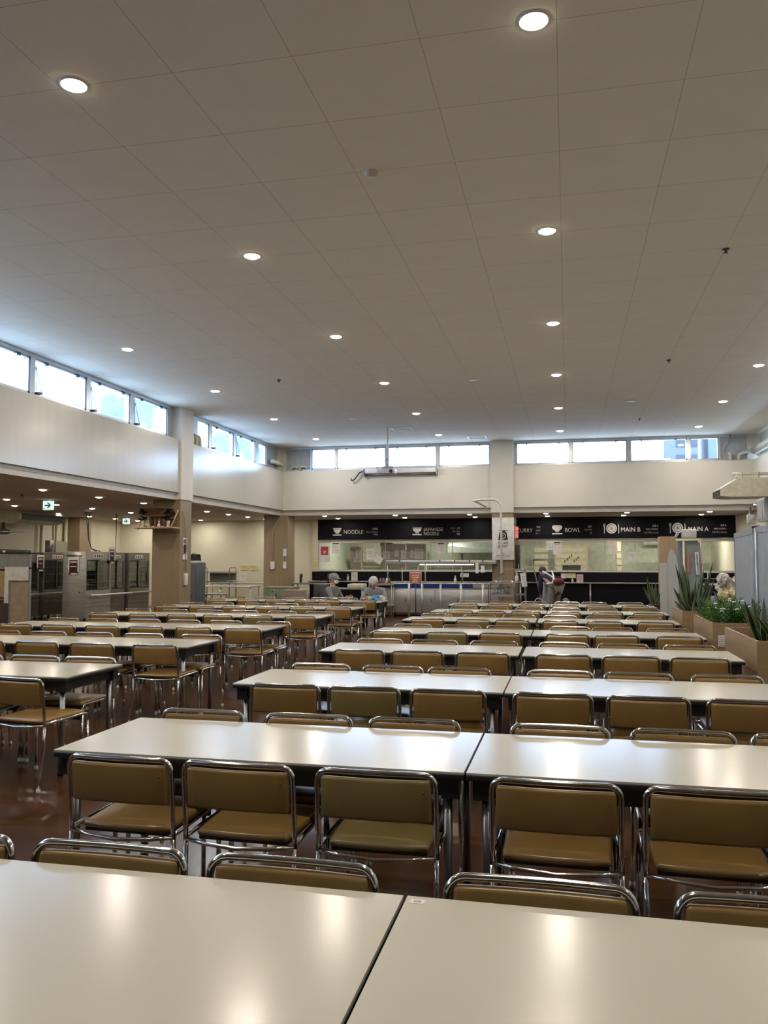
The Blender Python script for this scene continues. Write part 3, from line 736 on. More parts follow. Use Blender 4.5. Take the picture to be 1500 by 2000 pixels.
for j, s in enumerate(('盖饭', 'DONBURI', '丼')): words(SBR, s, .69, (2.46, 2.375, 2.27)[j], (.05, .035, .05)[j], wid=(.11, .2, .05)[j], al='RIGHT')
cont('plate_icon', plate, SBR, T2, 1.245); words(SBR, 'B', 1.21, 2.38, .085, BLACK_M, .07).location.y = -.056
words(SBR, 'MAIN B', 1.5, 2.33, .125, T2, .54)
for j, s in enumerate(('主菜 B', 'MENU CHINESE B', 'メインディッシュ B')): words(SBR, s, 2.54, (2.465, 2.375, 2.275)[j], (.045, .04, .045)[j], T2, (.16, .33, .38)[j], 'RIGHT')
cont('plate_icon', plate, SBR, T2, 3.075); words(SBR, 'A', 3.04, 2.38, .085, BLACK_M, .07).location.y = -.056
words(SBR, 'MAIN A', 3.35, 2.33, .125, T2, .55)
for j, s in enumerate(('主菜 A', 'MENU CHINESE A', 'メインディッシュ A')): words(SBR, s, 4.39, (2.465, 2.375, 2.275)[j], (.045, .04, .045)[j], T2, (.16, .33, .38)[j], 'RIGHT')

# sliding counter windows
def cwindow(x0, x1, label_k, z0=1.18, y=24.98):
    root = bpy.data.objects.new('window_%d' % (100 + label_k), None); COL.objects.link(root); root['kind'] = 'structure'
    b = MB()
    b.box(x0, y - .012, z0, x0 + .02, y + .012, 2.07); b.box(x1 - .02, y - .012, z0, x1, y + .012, 2.07); b.box(x0, y - .015, 2.04, x1, y + .015, 2.08); b.box(x0, y - .015, z0, x1, y + .015, z0 + .02)
    b.done('window_frame', TRIM_GREY, root)
    b = MB(); b.box(x0 + .02, y - .002, z0 + .02, x1 - .02, y + .002, 2.04); b.done('window_pane', GLASS, root)
for k, (a, b_) in enumerate(((-7.69, -6.28), (-6.30, -5.52), (-5.54, -4.10), (-4.12, -3.42), (-3.44, -1.95), (-1.5, -.66), (-.68, 1.06), (1.04, 2.6), (2.58, 3.75), (3.73, 4.64))):
    cwindow(a, b_, k, y=24.98 + (.02 if k % 2 else 0))
sbox('trim_22', COL_WOOD, -2.0, 24.95, 0, -1.45, 25.3, 2.14)
# counter front, ledge and tray rail
def counter(x0, x1, label):
    t = thing('serving_counter', ((x0 + x1) / 2, 24.55, 0), label, 'counter')
    c = (x0 + x1) / 2
    b = MB(); b.box(x0 - c, 0, 0, x1 - c, .3, .83); b.box(x0 - c, .3, .83, x1 - c, .40, 1.14); b.done('front_panel', BLACK_M, t)
    b = MB(); b.box(x0 - c, -.14, .83, x1 - c, .3, .86, 0, .005); b.done('tray_shelf', STEEL, t)
    b = MB()
    n = int((x1 - x0) / 1.8)
    for i in range(n + 1): b.tube([(x0 - c + .03 + (x1 - x0 - .06) * i / n, -.10, 0), (x0 - c + .03 + (x1 - x0 - .06) * i / n, -.10, .83)], .025, 8)
    b.done('post', STEEL, t)
counter(-7.86, -2.05, 'black fronted serving counter with steel tray shelf, left of the middle column')
counter(-1.4, 4.6, 'black fronted serving counter with steel tray shelf, right of the middle column')

# notices on the glass
def notice(x, z, w_, h, y, label, m=PAPER, head=None, lines=4, lm=INK, rz=0.0, name='notice', img=None):
    t = thing(name, (x, y, z), label, 'notice')
    t.rotation_euler = (0, rz, 0)
    b = MB(); b.box(-w_ / 2, 0, -h / 2, w_ / 2, .004, h / 2); b.done('sheet', m, t)
    b = MB(); n = 0
    if head: b.box(-w_ * .38, -.002, h * .34, w_ * .38, 0, h * .44); n = 1
    top = h * .24
    for i in range(lines):
        zz = top - i * h * .6 / max(1, lines)
        wl = w_ * (.36 - .08 * ((i * 7) % 3))
        b.box(-wl, -.0015, zz - h * .012, wl, 0, zz + h * .012); n = 1
    if n: b.done('print', lm, t)
    else: b.bm.free()
    if img:
        b = MB(); b.box(-w_ * .32, -.003, -h * .08, w_ * .32, 0, h * .42); b.ell((0, -.002, h * .1), (w_ * .15, .002, h * .1), 1, 10); b.done('picture', [img, PAPER_P], t)
    return t
G = 24.93
notice(-7.475, 1.70, .37, .53, G, 'white poster with dark red picture at the left end of the counter glass', img=RED, lines=1)
notice(-7.11, 1.885, .26, .35, G, 'notice with black heading beside the dark red poster', head=1, lm=INK)
notice(-6.46, 1.72, .16, .22, G + .3, 'small white sheet behind the leftmost glass, upper one')
notice(-6.5, 1.515, .23, .17, G + .3, 'small white sheet behind the leftmost glass, lower one')
notice(-6.0, 1.69, .24, .35, G, 'tall white sheet on the second counter window')
notice(-5.75, 1.52, .26, .22, G, 'tilted white sheet hanging at the third counter window', rz=.6, lines=0)
notice(-5.55, 1.655, .22, .23, G + .3, 'white sheet on kitchen board right of the tilted sheet')
notice(-5.22, 1.72, .12, .22, G + .3, 'narrow white sheet above the steel serving rack')
notice(-5.0, 1.68, .17, .30, G + .3, 'white form behind the glass left of the bowl icon sign')
notice(-4.74, 1.69, .08, .24, G + .3, 'very narrow white strip behind the third counter window')
notice(-4.52, 1.69, .29, .31, G + .3, 'wide white form behind the glass below JAPANESE NOODLE')
notice(-3.78, 1.875, .26, .33, G, 'notice with black heading under the JAPANESE NOODLE lettering', head=1)
notice(-.31, 1.865, .26, .39, G, 'notice with black heading and yellow band under the bowl icon', head=1, lines=1)
notice(-.54, 1.93, .16, .25, G, 'pale sheet behind glass left of the yellow banded notice')
notice(1.265, 1.865, .27, .37, G, 'notice with black heading and pink text under the MAIN B plate', head=1, lines=5, lm=PAPER_P)
notice(1.82, 1.62, .22, .24, G, 'pale blue chart behind the window below MAIN B', lines=3)
notice(-.14, 1.04, .14, .14, 24.8, 'small white card on the black ledge left of the yellow sign', lines=0)
notice(.075, 1.045, .27, .13, 24.79, 'yellow sign with brown writing on the black ledge', PAPER_Y, lines=2, lm=mat('brown_ink', (.2, .1, .03), .6))
notice(.325, .975, .19, .235, 24.6, 'white framed menu card standing on the tray shelf under BOWL', PAPER_P, lines=5)
notice(3.35, 1.72, .3, .22, G, 'cream sheet taped low on the window under MAIN A', PAPER_Y, lines=1)
def bottle(x, y, z, label, m=WHITE, h=.13, r=.03, grp=None):
    t = thing('bottle', (x, y, z), label, 'bottle', grp)
    b = MB(); b.lathe([(r, 0), (r, h * .6), (r * .45, h * .75), (r * .4, h * .82)], seg=14); b.done('bottle_body', m, t)
    b = MB(); b.lathe([(r * .5, h * .82), (r * .5, h)], seg=12); b.box(-r * .2, -r * 1.3, h, r * .2, 0, h * 1.06); b.done('pump', WHITE, t)
bottle(.115, 24.5, .86, 'white pump bottle on the tray shelf beside the framed menu card')
bottle(-6.6, 24.5, .86, 'white spray bottle on the left tray shelf behind the seated worker', h=.2, r=.035)
notice(-6.42, 1.0, .2, .26, 24.6, 'white menu card on the left tray shelf by the spray bottle', PAPER, lines=3)
notice(-3.05, 1.05, .26, .12, 24.8, 'white card with black symbols on the ledge left of middle column', lines=1)

for (a, b_, z1) in ((-6.72, -6.32, 1.92), (-5.72, -4.95, 2.0), (-4.92, -4.30, 2.0)):
    simple('kitchen_board', 'beige board with pinned papers behind counter glass, %s' % ('left one' if a < -6 else 'middle one' if a < -5 else 'right one'), 'board', lambda b: b.box(a, 25.235, 0, b_, 25.26, z1), mat('board_beige', (.45, .42, .32), .6), 'boards behind the counter glass')
# things in the kitchen, seen through the glass
def krack(b):
    for x in (-.6, .6):
        for y in (-.2, .2): b.tube([(x, y, 0), (x, y, 1.8)], .015, 6)
    for z in (.3, .8, 1.25, 1.75): b.box(-.62, -.22, z, .62, .22, z + .02)
for i, x in enumerate((-4.2, -6.9)):
    simple('kitchen_rack', 'steel rack standing in the kitchen, %s one' % ('right', 'left')[i], 'rack', krack, STEEL, 'kitchen racks', (x, 28.6, 0))
t = thing('range_hood', (-3.0, 28.4, 1.75), 'pale steel range hood on kitchen back wall left of middle column', 'hood')
b = MB(); b.poly([(-1.0, -.5, 0), (1.0, -.5, 0), (1.0, -.5, .25), (.8, -.2, .7), (-.8, -.2, .7), (-1.0, -.5, .25)], 0, (0, .9, 0)); b.done('hood', mat('hood_pale', (.5, .55, .48), .35, .4), t)
t = thing('prep_counter', (-3.2, 27.2, 0), 'long steel preparation counter inside the kitchen', 'counter')
b = MB(); b.box(-4.0, -.35, .82, 7.4, .35, .87); b.box(-4.0, -.33, 0, 7.4, .33, .82); b.done('counter_body', STEEL, t)
for i, (x, wd, h, lab) in enumerate(((-5.6, .9, 1.95, 'beige tall cupboard at the left end of the kitchen'), (-.9, .5, 1.35, 'beige box cupboard behind the bent worker'), (.1, 1.1, 2.0, 'beige panelled door cupboard below the BOWL sign'), (1.6, .15, 2.1, 'narrow beige post cupboard below MAIN B'), (3.5, 1.2, 2.1, 'brown slatted shelf cupboard below MAIN A'))):
    t = thing('kitchen_cupboard', (x, 28.9 if i < 3 else 27.9, 0), lab, 'cupboard', 'cupboards in the kitchen')
    b = MB(); b.box(-wd / 2, -.25, 0, wd / 2, .25, h); b.done('cupboard_body', KBEIGE, t)
    b = MB()
    for kk in range(5): b.box(-wd * .45, -.262, .9 + kk * .22, wd * .45, -.25, 1.04 + kk * .22)
    b.done('drawer', mat('kbeige_light', (.5, .44, .3), .6), t)
t = thing('wall_air_conditioner', (3.0, 29.3, 2.0), 'white air conditioner on the kitchen wall below MAIN B', 'air conditioner')
b = MB(); b.box(-.5, -.15, 0, .5, .15, .3, 0, .04); b.done('casing', WHITE, t)
b = MB(); b.box(-.45, -.16, .03, .45, -.15, .07); b.done('louvre', TRIM_GREY, t)
def pot(b):
    b.lathe([(.14, 0), (.16, .02), (.16, .2), (.165, .21), (.15, .21), (.14, .03)], seg=18); b.tube([(-.16, 0, .17), (-.2, 0, .18), (-.2, 0, .12), (-.16, 0, .11)], .008, 6); b.tube([(.16, 0, .17), (.2, 0, .18), (.2, 0, .12), (.16, 0, .11)], .008, 6)
for i, x in enumerate((-7.0, -6.5, -3.6, .55, 1.2, 2.1)):
    simple('stock_pot', 'steel pot on the kitchen counter, %s from the left' % ORD[i + 1], 'pot', pot, STEEL, 'pots on the kitchen counter', (x, 27.2, .87))
simple('cardboard_box', 'cardboard box hanging high behind the third counter window', 'box', lambda b: (b.box(-.18, -.1, 0, .2, .12, .2), b.box(-.1, -.11, .2, -.08, -.09, .86), b.box(.08, -.11, .2, .1, -.09, .86)), mat('cardboard', (.35, .24, .13), .8), loc=(-5.6, 25.5, 1.92))
def ladle(b): b.tube([(0, 0, 1.16), (0, 0, .12)], .006, 6); b.ell((0, 0, .06), (.04, .04, .07), 0, 10)
simple('whisk', 'dark whisk hanging behind the window below MAIN B', 'utensil', ladle, STEEL_D, loc=(1.95, 25.6, 1.62))
# made-up rack stands in for a dark mottled silhouette behind the glass
t = thing('silhouette_rack', (.1, 26.2, 0), 'dark grey rack shape standing in for a dark silhouette inside the kitchen', 'trolley')
b = MB(); b.box(-.28, -.2, .0, .28, .2, 1.35, 0, .03); b.done('silhouette_body', mat('dim_grey', (.16, .15, .12), .5), t)
for kk in range(7):
    b = MB(); b.tube([(-.2 + kk * .07, 0, 1.33), (-.2 + kk * .07, 0, 1.45 + .06 * ((kk * 5) % 4))], .006, 6); b.ell((-.2 + kk * .07, 0, 1.47 + .06 * ((kk * 5) % 4)), (.028, .028, .045), 0, 10); b.done('ladle', mat('dim_grey2', (.36, .34, .27), .4, .4), t)
    
# middle column things
t = thing('gram_buffet_sign', (-1.69, 22.2, 1.51), 'white GRAM BUFFET sign board on the middle column', 'sign')
b = MB(); b.box(-.29, -.015, 0, .29, .02, 1.13, 0, .004); b.done('board', WHITE, t)
def scale_icon(b):
    flat(b, [(-.12, .775), (.12, .775), (.12, .79), (-.12, .79)]); flat(b, [(-.05, .745), (.05, .745), (.06, .775), (-.06, .775)])
    flat(b, [(-.09, .74), (.09, .74), (.13, .53), (-.13, .53)])
    ring(b, 0, .64, .055, .072, 1); flat(b, [(-.006, .63), (.006, .63), (0, .69)], 1); disc(b, 0, .64, .012, 1)
b = MB(); scale_icon(b); o = b.done('scale_icon', [INK, WHITE], t); o.location = (0, -.016, 0)
for v in o.data.polygons:
    pass
ic = MB(); ring(ic, 0, .64, .055, .072); flat(ic, [(-.008, .63), (.008, .63), (0, .69)]); oo = ic.done('scale_dial', WHITE, o); oo.location = (0, -.008, 0)
text('lettering', 'GRAM', 0, -.018, .415, .10, INK, t, align='CENTER'); text('lettering', 'BUFFET', 0, -.018, .32, .10, INK, t, align='CENTER', sx=.8)
text('lettering', '量り売り', 0, -.018, .155, .035, INK, t, align='CENTER'); text('lettering', 'GRAM BUFFET SALAD BAR', 0, -.018, .10, .035, INK, t, align='CENTER', sx=.85); text('lettering', 'グラムビュッフェ', 0, -.018, .045, .03, TRIM_GREY, t, align='CENTER')
t = thing('fire_extinguisher_sign', (-1.34, 22.28, 2.09), 'red fire extinguisher sign with white Japanese characters beside the middle column', 'sign')
b = MB(); b.box(-.05, -.01, 0, .05, .04, .31, 0, .004); b.done('plate', mat('sign_red', (.70, .10, .08), .5, emit=(1, .2, .15), es=.25), t)
for j, c in enumerate('消火器'): text('lettering', c, 0, -.012, .22 - j * .095, .085, SIGN_TXT2, t, align='CENTER')
t = thing('wall_screen', (-1.32, 22.3, 1.26), 'narrow black screen seen edge on beside the middle column', 'screen')
b = MB(); b.box(-.06, 0, 0, .05, .45, .66, 0, .015); b.done('screen_case', BLACK, t); b = MB(); b.box(.02, -.01, .02, .035, 0, .14); b.done('white_tag', PAPER, t)

# curved white pole
t = thing('curved_pole', (-1.66, 21.2, 0), 'tall white tube pole with its top bent over to the left', 'pole')
b = MB()
pp = [(0, 0, .03), (0, 0, 2.7)] + [(-.22 + .22 * math.cos(a), 0, 2.84 + .22 * math.sin(a)) for a in [PI * .5 * q / 6 for q in range(0, 7)]] + [(-.55, 0, 3.05), (-.70, -.02, 3.03), (-.60, .2, 3.0), (-.42, .35, 2.9)]
b.tube(pp, .028, 10); b.done('tube', WHITE, t)
b = MB(); b.lathe([(.2, 0), (.2, .02), (.05, .04), (.05, .06)], seg=20); b.done('base', WHITE, t)

# ================================================================== SALAD BAR ISLAND
t = thing('salad_bar', (-3.4, 21.7, 0), 'long steel salad bar with navy band and overhead steel shelf', 'serving counter')
b = MB(); b.box(-1.55, 0, .1, 1.6, .8, .76, 0, .01); b.done('steel_cabinet', STEEL, t)
b = MB(); b.box(-1.56, -.012, .765, .95, .81, .868); b.done('navy_band', BLUE, t)
b = MB(); b.box(-1.58, -.02, .752, 1.62, .82, .765); b.box(-1.56, 0, .868, 1.6, .8, .885, 0, .005); b.box(.95, -.01, .78, 1.6, .81, .86); b.done('worktop', STEEL, t)
for i, x in enumerate((-1.05, -.35, .35, 1.0)):
    b = MB(); b.box(x - .28, -.012, .15, x + .28, 0, .72, 0, .004); o = b.done('door', STEEL, t)
    b = MB(); b.tube([(x + .2, -.03, .4), (x + .2, -.03, .55)], .008, 6); b.done('handle', CHROME, o)
for i, (x, y) in enumerate(((-1.3, .1), (1.5, .1), (-1.3, .7), (1.5, .7))):
    b = MB(); b.lathe([(.04, 0), (.04, .1)], (x, y, 0), 10); b.done('foot', STEEL_D, t)
b = MB(); b.box(-1.42, .15, 1.40, 1.55, .65, 1.50, 0, .006); o = b.done('overhead_shelf', STEEL, t)
b = MB(); b.box(-.5, .2, 1.375, .95, .26, 1.395); b.done('light_strip', mat('strip_glow', (.9, .9, .9), .5, emit=(1, .95, .85), es=2.0), o)
for x in (-1.38, -.98, -.55, -.35): 
    b = MB(); b.tube([(x, .2, .885), (x, .2, 1.40)], .018, 8); b.done('shelf_post', STEEL, t)
for x in (.6, 1.5):
    b = MB(); b.tube([(x, .6, .885), (x, .6, 1.40)], .018, 8); b.done('shelf_post', STEEL, t)
for x in (-1.05, .05, .45, .85, 1.2):
    b = MB(); b.box(x - .015, .14, 1.46, x + .015, .15, 1.50); b.done('hook', INK, t)
notice(-2.35, 1.30, .08, .28, 21.8, 'white paper strip hanging from the salad bar shelf at right', lines=0, name='paper_strip')
notice(-2.2, 1.27, .10, .18, 21.8, 'shorter white slip hanging from the salad bar shelf end', lines=0, name='paper_strip')
# queue rail in front of it
t = thing('tray_rail', (-3.4, 21.0, 0), 'steel tray rail on upright posts in front of the salad bar', 'rail')
b = MB()
for y in (0, .12, .24): b.tube([(-.55, y, .905), (1.55, y, .905)], .011, 8)
b.done('rail', STEEL, t)
for x in (-.62, -.28, .2, .72, 1.28):
    b = MB(); b.tube([(x, 0, 0), (x, 0, .90)], .03, 10); b.done('post', STEEL, t)
t = thing('red_stand_sign', (-3.78, 20.6, 0), 'red sign with pale writing on a thin black stand', 'sign')
b = MB(); b.tube([(0, .02, .03), (0, .02, .95)], .012, 8); b.lathe([(.14, 0), (.14, .015), (.02, .03)], seg=20); b.done('stand', BLACK, t)
b = MB(); b.box(-.145, -.01, .94, .145, .01, 1.18, 0, .004); o = b.done('panel', mat('sign_red2', (.55, .10, .09), .5), t)
b = MB(); b.box(-.155, .002, .93, .155, .012, 1.2); b.done('frame', WHITE, t)
b = MB()
for z, w_ in ((1.11, .09), (1.06, .1), (1.01, .06), (.965, .08)): b.box(-w_, -.014, z - .012, w_, -.009, z + .012)
b.done('writing', PAPER_Y, o)
# small goods on salad bar
bottle(-2.95 - .0, 21.95, .885, 'clear pump bottle on the salad bar next to the red sign', h=.2, r=.035)
t = thing('condiment_tray', (-4.75, 21.5, .86), 'wooden tray of jars and bottles beside the seated worker', 'tray')
b = MB(); b.box(-.2, -.12, 0, .15, .12, .03); b.done('tray_board', mat('tray_wood', (.35, .22, .1), .5), t)
for i, x in enumerate((-.14, -.06, .03, .1)):
    b = MB(); b.lathe([(.032, .03), (.032, .13), (.02, .15), (.02, .17)], (x, 0, 0), 12); b.done('jar', [RED, mat('jar_blue', (.1, .2, .4), .4), WHITE, mat('jar_brown', (.2, .08, .03), .4)][i], t)
simple('trolley_stand', 'small steel stand holding the condiment tray', 'stand', lambda b: ([b.tube([(x, y, 0), (x, y, .84)], .015, 6) for x in (-.2, .2) for y in (-.12, .12)], b.box(-.23, -.15, .84, .23, .15, .86), b.box(-.23, -.15, .3, .23, .15, .32)), STEEL, loc=(-4.77, 21.5, 0))

# steel tray carts by the column
def cart(x, y, label, wd=.62, h=1.25):
    t = thing('tray_cart', (x, y, 0), label, 'cart', 'steel carts by the middle column')
    for sy in (-.25, .25):
        b = MB(); b.tube([(-wd / 2, sy, .1), (-wd / 2, sy, h - .1), (-wd / 2 + .03, sy, h - .03), (-wd / 2 + .1, sy, h), (wd / 2 - .1, sy, h), (wd / 2 - .03, sy, h - .03), (wd / 2, sy, h - .1), (wd / 2, sy, .1)], .014, 8); b.done('side_frame', CHROME, t)
    for z in (.25, .65, .95):
        b = MB(); b.box(-wd / 2, -.25, z, wd / 2, .25, z + .015); b.box(-wd / 2, -.26, z, wd / 2, -.25, z + .05); b.done('shelf', STEEL, t)
    for sx in (-1, 1):
        for sy in (-.25, .25):
            b = MB(); b.lathe([(.045, -.015), (.045, .015)], (sx * wd / 2, sy, .045), 12, 0, 'y'); b.box(sx * wd / 2 - .01, sy - .02, .045, sx * wd / 2 + .01, sy + .02, .1); b.done('castor', BLACK, t)
cart(-1.55, 19.9, 'steel cart with round topped frame, front one by middle column', .6, 1.0)
cart(-1.32, 20.6, 'taller steel cart with round topped frame, behind the front cart', .58, 1.28)
for i, z in enumerate((.265, .665)):
    for j in range(3):
        crumple(simple('plastic_bag', 'crumpled clear bag on the front cart, %s shelf, %s from the left' % (('bottom', 'middle')[i], ORD[j + 1]), 'bag', lambda b: [b.ell((random.uniform(-.05, .05), random.uniform(-.05, .05), .1 + random.uniform(-.02, .03)), (.08, .1, .09), 0, 7) for _ in range(3)], mat('bag_grey', (.35, .34, .32), .25, noise=.3, scale=20), 'bags on the front cart', (-1.73 + j * .18, 19.9, z)), .01, j)
bottle(-1.2, 19.9, .965, 'white spray bottle standing on the front steel cart', h=.24, r=.04)
notice(-1.06, 1.03, .13, .34, 20.3, 'white leaflet card propped on the taller cart', lines=4, lm=RED, rz=-.15)
simple('bin', 'small dark red bin on the floor beside the steel carts', 'bin', lambda b: b.lathe([(.1, 0), (.13, .3), (.135, .3), (.12, .02)], seg=16), mat('bin_red', (.15, .03, .025), .5), loc=(-1.15, 19.45, 0))

# ================================================================== PILLAR SHELF (left)
t = thing('wall_shelf', (-8.3, 15.84, 2.16), 'wooden shelf with slanted braces fixed to the left column', 'shelf')
LW_ = wood_mat('light_wood', (.38, .24, .12), (.48, .32, .18), .5, 'x')
b = MB(); b.box(-.42, -.38, 0, .42, 0, .03, 0, .003); b.done('board', LW_, t)
for sx in (-.36, .36):
    b = MB(); b.tube([(sx, -.34, -.01), (sx, -.005, .40)], .02, 4); b.done('brace', LW_, t)
t = thing('miniature_shrine', (-8.28, 15.68, 2.19), 'small dark wooden shrine house on the column shelf', 'shrine')
SH = wood_mat('shrine_wood', (.12, .05, .025), (.2, .09, .045), .5)
b = MB(); b.box(-.2, -.06, .03, .2, .1, .22); b.box(-.26, -.12, 0, .26, .14, .03); b.done('house', SH, t)
b = MB(); b.poly([(-.3, -.17, .22), (-.28, -.17, .245), (.0, -.03, .38), (.0, -.03, .35)][:0] or [(-.31, -.18, .22), (.31, -.18, .22), (.31, 0, .36), (-.31, 0, .36)], 0, (0, 0, .02)); b.poly([(-.31, 0, .36), (.31, 0, .36), (.31, .14, .24), (-.31, .14, .24)], 0, (0, 0, .02)); b.tube([(-.33, 0, .39), (.33, 0, .39)], .014, 6); b.done('roof', SH, t)
for sx in (-.15, -.05, .05, .15):
    b = MB(); b.tube([(sx, -.09, .03), (sx, -.09, .23)], .011, 6); b.done('pillar', LW_, t)
def sakaki(x, label):
    t = thing('vase', (x, 15.56, 2.19), label, 'vase', 'vases on the column shelf')
    b = MB(); b.lathe([(.03, 0), (.035, .01), (.03, .08), (.04, .13), (.034, .13), (.025, .08)], seg=14); b.done('vase_body', WHITE, t)
    b = MB()
    r_ = random.Random(x)
    for q in range(110):
        a = r_.random() * 6.28; rr = r_.random() * .09; z = .13 + r_.random() * .22
        c = Vector((rr * math.cos(a), rr * math.sin(a), z)); d = Vector((math.cos(a), math.sin(a), r_.uniform(-.2, .9))).normalized(); sd = d.cross(Vector((0, 0, 1))).normalized() * .03
        b.poly([c, c + d * .03 + sd, c + d * .075, c + d * .03 - sd], 0, (0, 0, .002))
    b.done('leaves', mat('sakaki', (.006, .012, .008), .5), t)
sakaki(-8.58, 'white vase with dark leaves at the left end of the column shelf'); sakaki(-8.02, 'white vase with dark leaves at the right end of the column shelf')
for i, x in enumerate((-8.44, -8.21)):
    simple('sake_bottle', 'tiny white bottle on the column shelf, %s one' % ('left', 'right')[i], 'bottle', lambda b: b.lathe([(.022, 0), (.032, .015), (.032, .05), (.012, .075), (.012, .1), (.018, .12), (0, .13)], seg=14), WHITE, 'bottles on the column shelf', (x, 15.53, 2.19))
for i, x in enumerate((-8.33, -8.11)):
    simple('dish', 'tiny white dish on the column shelf, %s one' % ('left', 'right')[i], 'dish', lambda b: b.lathe([(.02, 0), (.045, .015), (.04, .017), (0, .008)], seg=14), WHITE, 'dishes on the column shelf', (x, 15.5, 2.19))
# column things
t = thing('poster', (-7.905, 16.1, 1.52), 'tall poster with dark pictures on the right face of the left column', 'poster')
b = MB(); b.box(0, -.1, 0, .006, .1, .46); b.done('sheet', PAPER, t)
b = MB(); b.box(.006, -.08, .34, .008, .08, .43, 0); b.box(.006, -.08, .10, .008, .08, .32, 1); b.poly([(.009, -.08, .1), (.009, .08, .1), (.009, .08, .16)], 2); b.done('pictures', [mat('dusky_pink', (.3, .15, .15), .6), INK, PAPER], t)
def wallbox(name, x, y, z, label, sx, sy, sz, cab=None):
    t = thing(name, (x, y, z), label, 'switch box')
    b = MB(); b.box(-sx / 2, -sy / 2, 0, sx / 2, sy / 2, sz, 0, .01); b.done('box_body', WHITE, t)
    b = MB(); b.tube(cab, .009, 6); b.done('conduit', mat('conduit', (.42, .36, .28), .5), t)
wallbox('switch_box', -7.885, 16.12, .98, 'white switch box with long wire on the left column', .06, .11, .25, [(0, 0, .25), (0, 0, 1.15), (0, -.03, 1.3), (0, -.1, 1.45), (0, -.18, 1.55)])
wallbox('switch_box', -8.22, 22.27, 1.24, 'white switch box with looping wire on the far left column', .12, .06, .22, [(0, 0, .22), (0, 0, 1.1), (.03, 0, 1.2), (.2, 0, 1.45), (.26, 0, 1.52)])
notice(-7.86, 1.72, .1, .2, 22.28, 'upper narrow white slip on the far left column', lines=3, name='paper_slip'); notice(-7.86, 1.36, .1, .19, 22.28, 'lower narrow white slip on the far left column', lines=1, name='paper_slip')
notice(-10.19, 1.255, .24, .15, 24.98, 'left yellow notice on the back wall by the far left column', PAPER_Y, lines=3); notice(-9.87, 1.255, .25, .15, 24.98, 'right yellow notice on the back wall by the far left column', PAPER_Y, lines=3)
notice(-7.77, 1.35, .1, .4, 24.88, 'tall cream poster strip at the left end of the serving counter', PAPER_Y, lines=5, name='poster')

# ================================================================== LEFT SIDE: FRIDGES
def fridge(x0, y0, x1, y1, h, label, kind='glass'):
    # opening faces +x
    cx, cy = (x0 + x1) / 2, (y0 + y1) / 2; dx, dy = (x1 - x0) / 2, (y1 - y0) / 2
    t = thing('display_fridge', (cx, cy, 0), label, 'fridge')
    zb = h * .44; zt = h * .88
    b = MB(); b.box(-dx, -dy, .08, dx, dy, zb); b.box(-dx, -dy, zt, dx, dy, h); b.box(-dx, -dy, zb, -dx + .03, dy, zt); b.box(-dx, -dy, zb, dx, -dy + .04, zt); b.box(-dx, dy - .04, zb, dx, dy, zt)
    b.done('cabinet_shell', STEEL_D if kind != 'front' else STEEL, t)
    for i in range(3):
        b = MB(); b.box(-dx + .03, -dy + .04, zb + (zt - zb) * (i + 1) / 4, dx - .06, dy - .04, zb + (zt - zb) * (i + 1) / 4 + .012); b.done('shelf', mat('shelf_pale', (.4, .42, .42), .3), t)
    for (a, c, xo) in ((-dy + .04, .02, -.02), (-.02, dy - .04, 0)):
        b = MB(); b.box(dx - .03 + xo, a, zb + .02, dx - .01 + xo, a + .03, zt); b.box(dx - .03 + xo, c - .03, zb + .02, dx - .01 + xo, c, zt); b.box(dx - .03 + xo, a, zt - .03, dx - .01 + xo, c, zt); b.box(dx - .03 + xo, a, zb + .02, dx - .01 + xo, c, zb + .05); o = b.done('door', BLACK if c < .1 else LEG_STEEL, t)
        b = MB(); b.box(dx - .022 + xo, a + .03, zb + .05, dx - .018 + xo, c - .03, zt - .03); b.done('door_glass', FRIDGE_GLASS, o)
    b = MB(); b.box(dx, -dy * .4, h * .91, dx + .004, dy * .35, h * .965); b.done('label_plate', PAPER, t)
    b = MB()
    for kk in range(4): b.box(dx + .004, -dy * .35 + kk * dy * .18, h * .92, dx + .006, -dy * .25 + kk * dy * .18, h * .95)
    b.done('label_print', RED if kind == 'glass' else INK, t)
    b = MB(); b.box(-dx, -dy, zt - .005, dx, dy, zt); b.bm.free()
    for sx in (-1, 1):
        for sy in (-1, 1):
            b = MB(); b.lathe([(.025, 0), (.025, .08)], (sx * (dx - .06), sy * (dy - .06), 0), 8); b.done('foot', BLACK, t)
    return t
f1 = fridge(-12.22, 18.26, -11.6, 19.40, 1.72, 'steel sliding door display fridge with poster on its end, nearest of its row', 'front')
b = MB(); b.box(-.62 / 2 - .0, -.585, .09, .31, -.57, 1.71, 0, .003); b.done('end_panel', STEEL, f1)
b = MB(); b.tube([(-.2, -.6, 1.62), (.2, -.6, 1.62)], .018, 8); b.done('end_bar', LEG_STEEL, f1)
b = MB(); b.lathe([(.02, 0), (.02, -.02), (0, -.025)], (.17, -.585, .72), 12, 0, 'y'); b.done('end_knob', CHROME, f1)
def fposter(x, y, z, label, axis='y'):
    t = thing('poster', (x, y, z), label, 'poster')
    q = (lambda b, u0, u1, w0, w1, d, mi=0: b.box(u0, -d, w0, u1, -d + .003, w1, mi)) if axis == 'y' else (lambda b, u0, u1, w0, w1, d, mi=0: b.box(d - .003, u0, w0, d, u1, w1, mi))
    b = MB(); q(b, -.15, .15, .08, .42, .003); b.done('backing', PAPER, t)
    b = MB(); q(b, -.11, .11, 0, .36, .006); b.done('picture', mat('dark_poster', (.035, .01, .012), .4), t)
    b = MB(); q(b, -.09, .09, .29, .33, .008); q(b, -.08, .08, .19, .21, .008); q(b, -.06, .1, .0, .04, .008); b.done('lettering', PAPER_P, t)
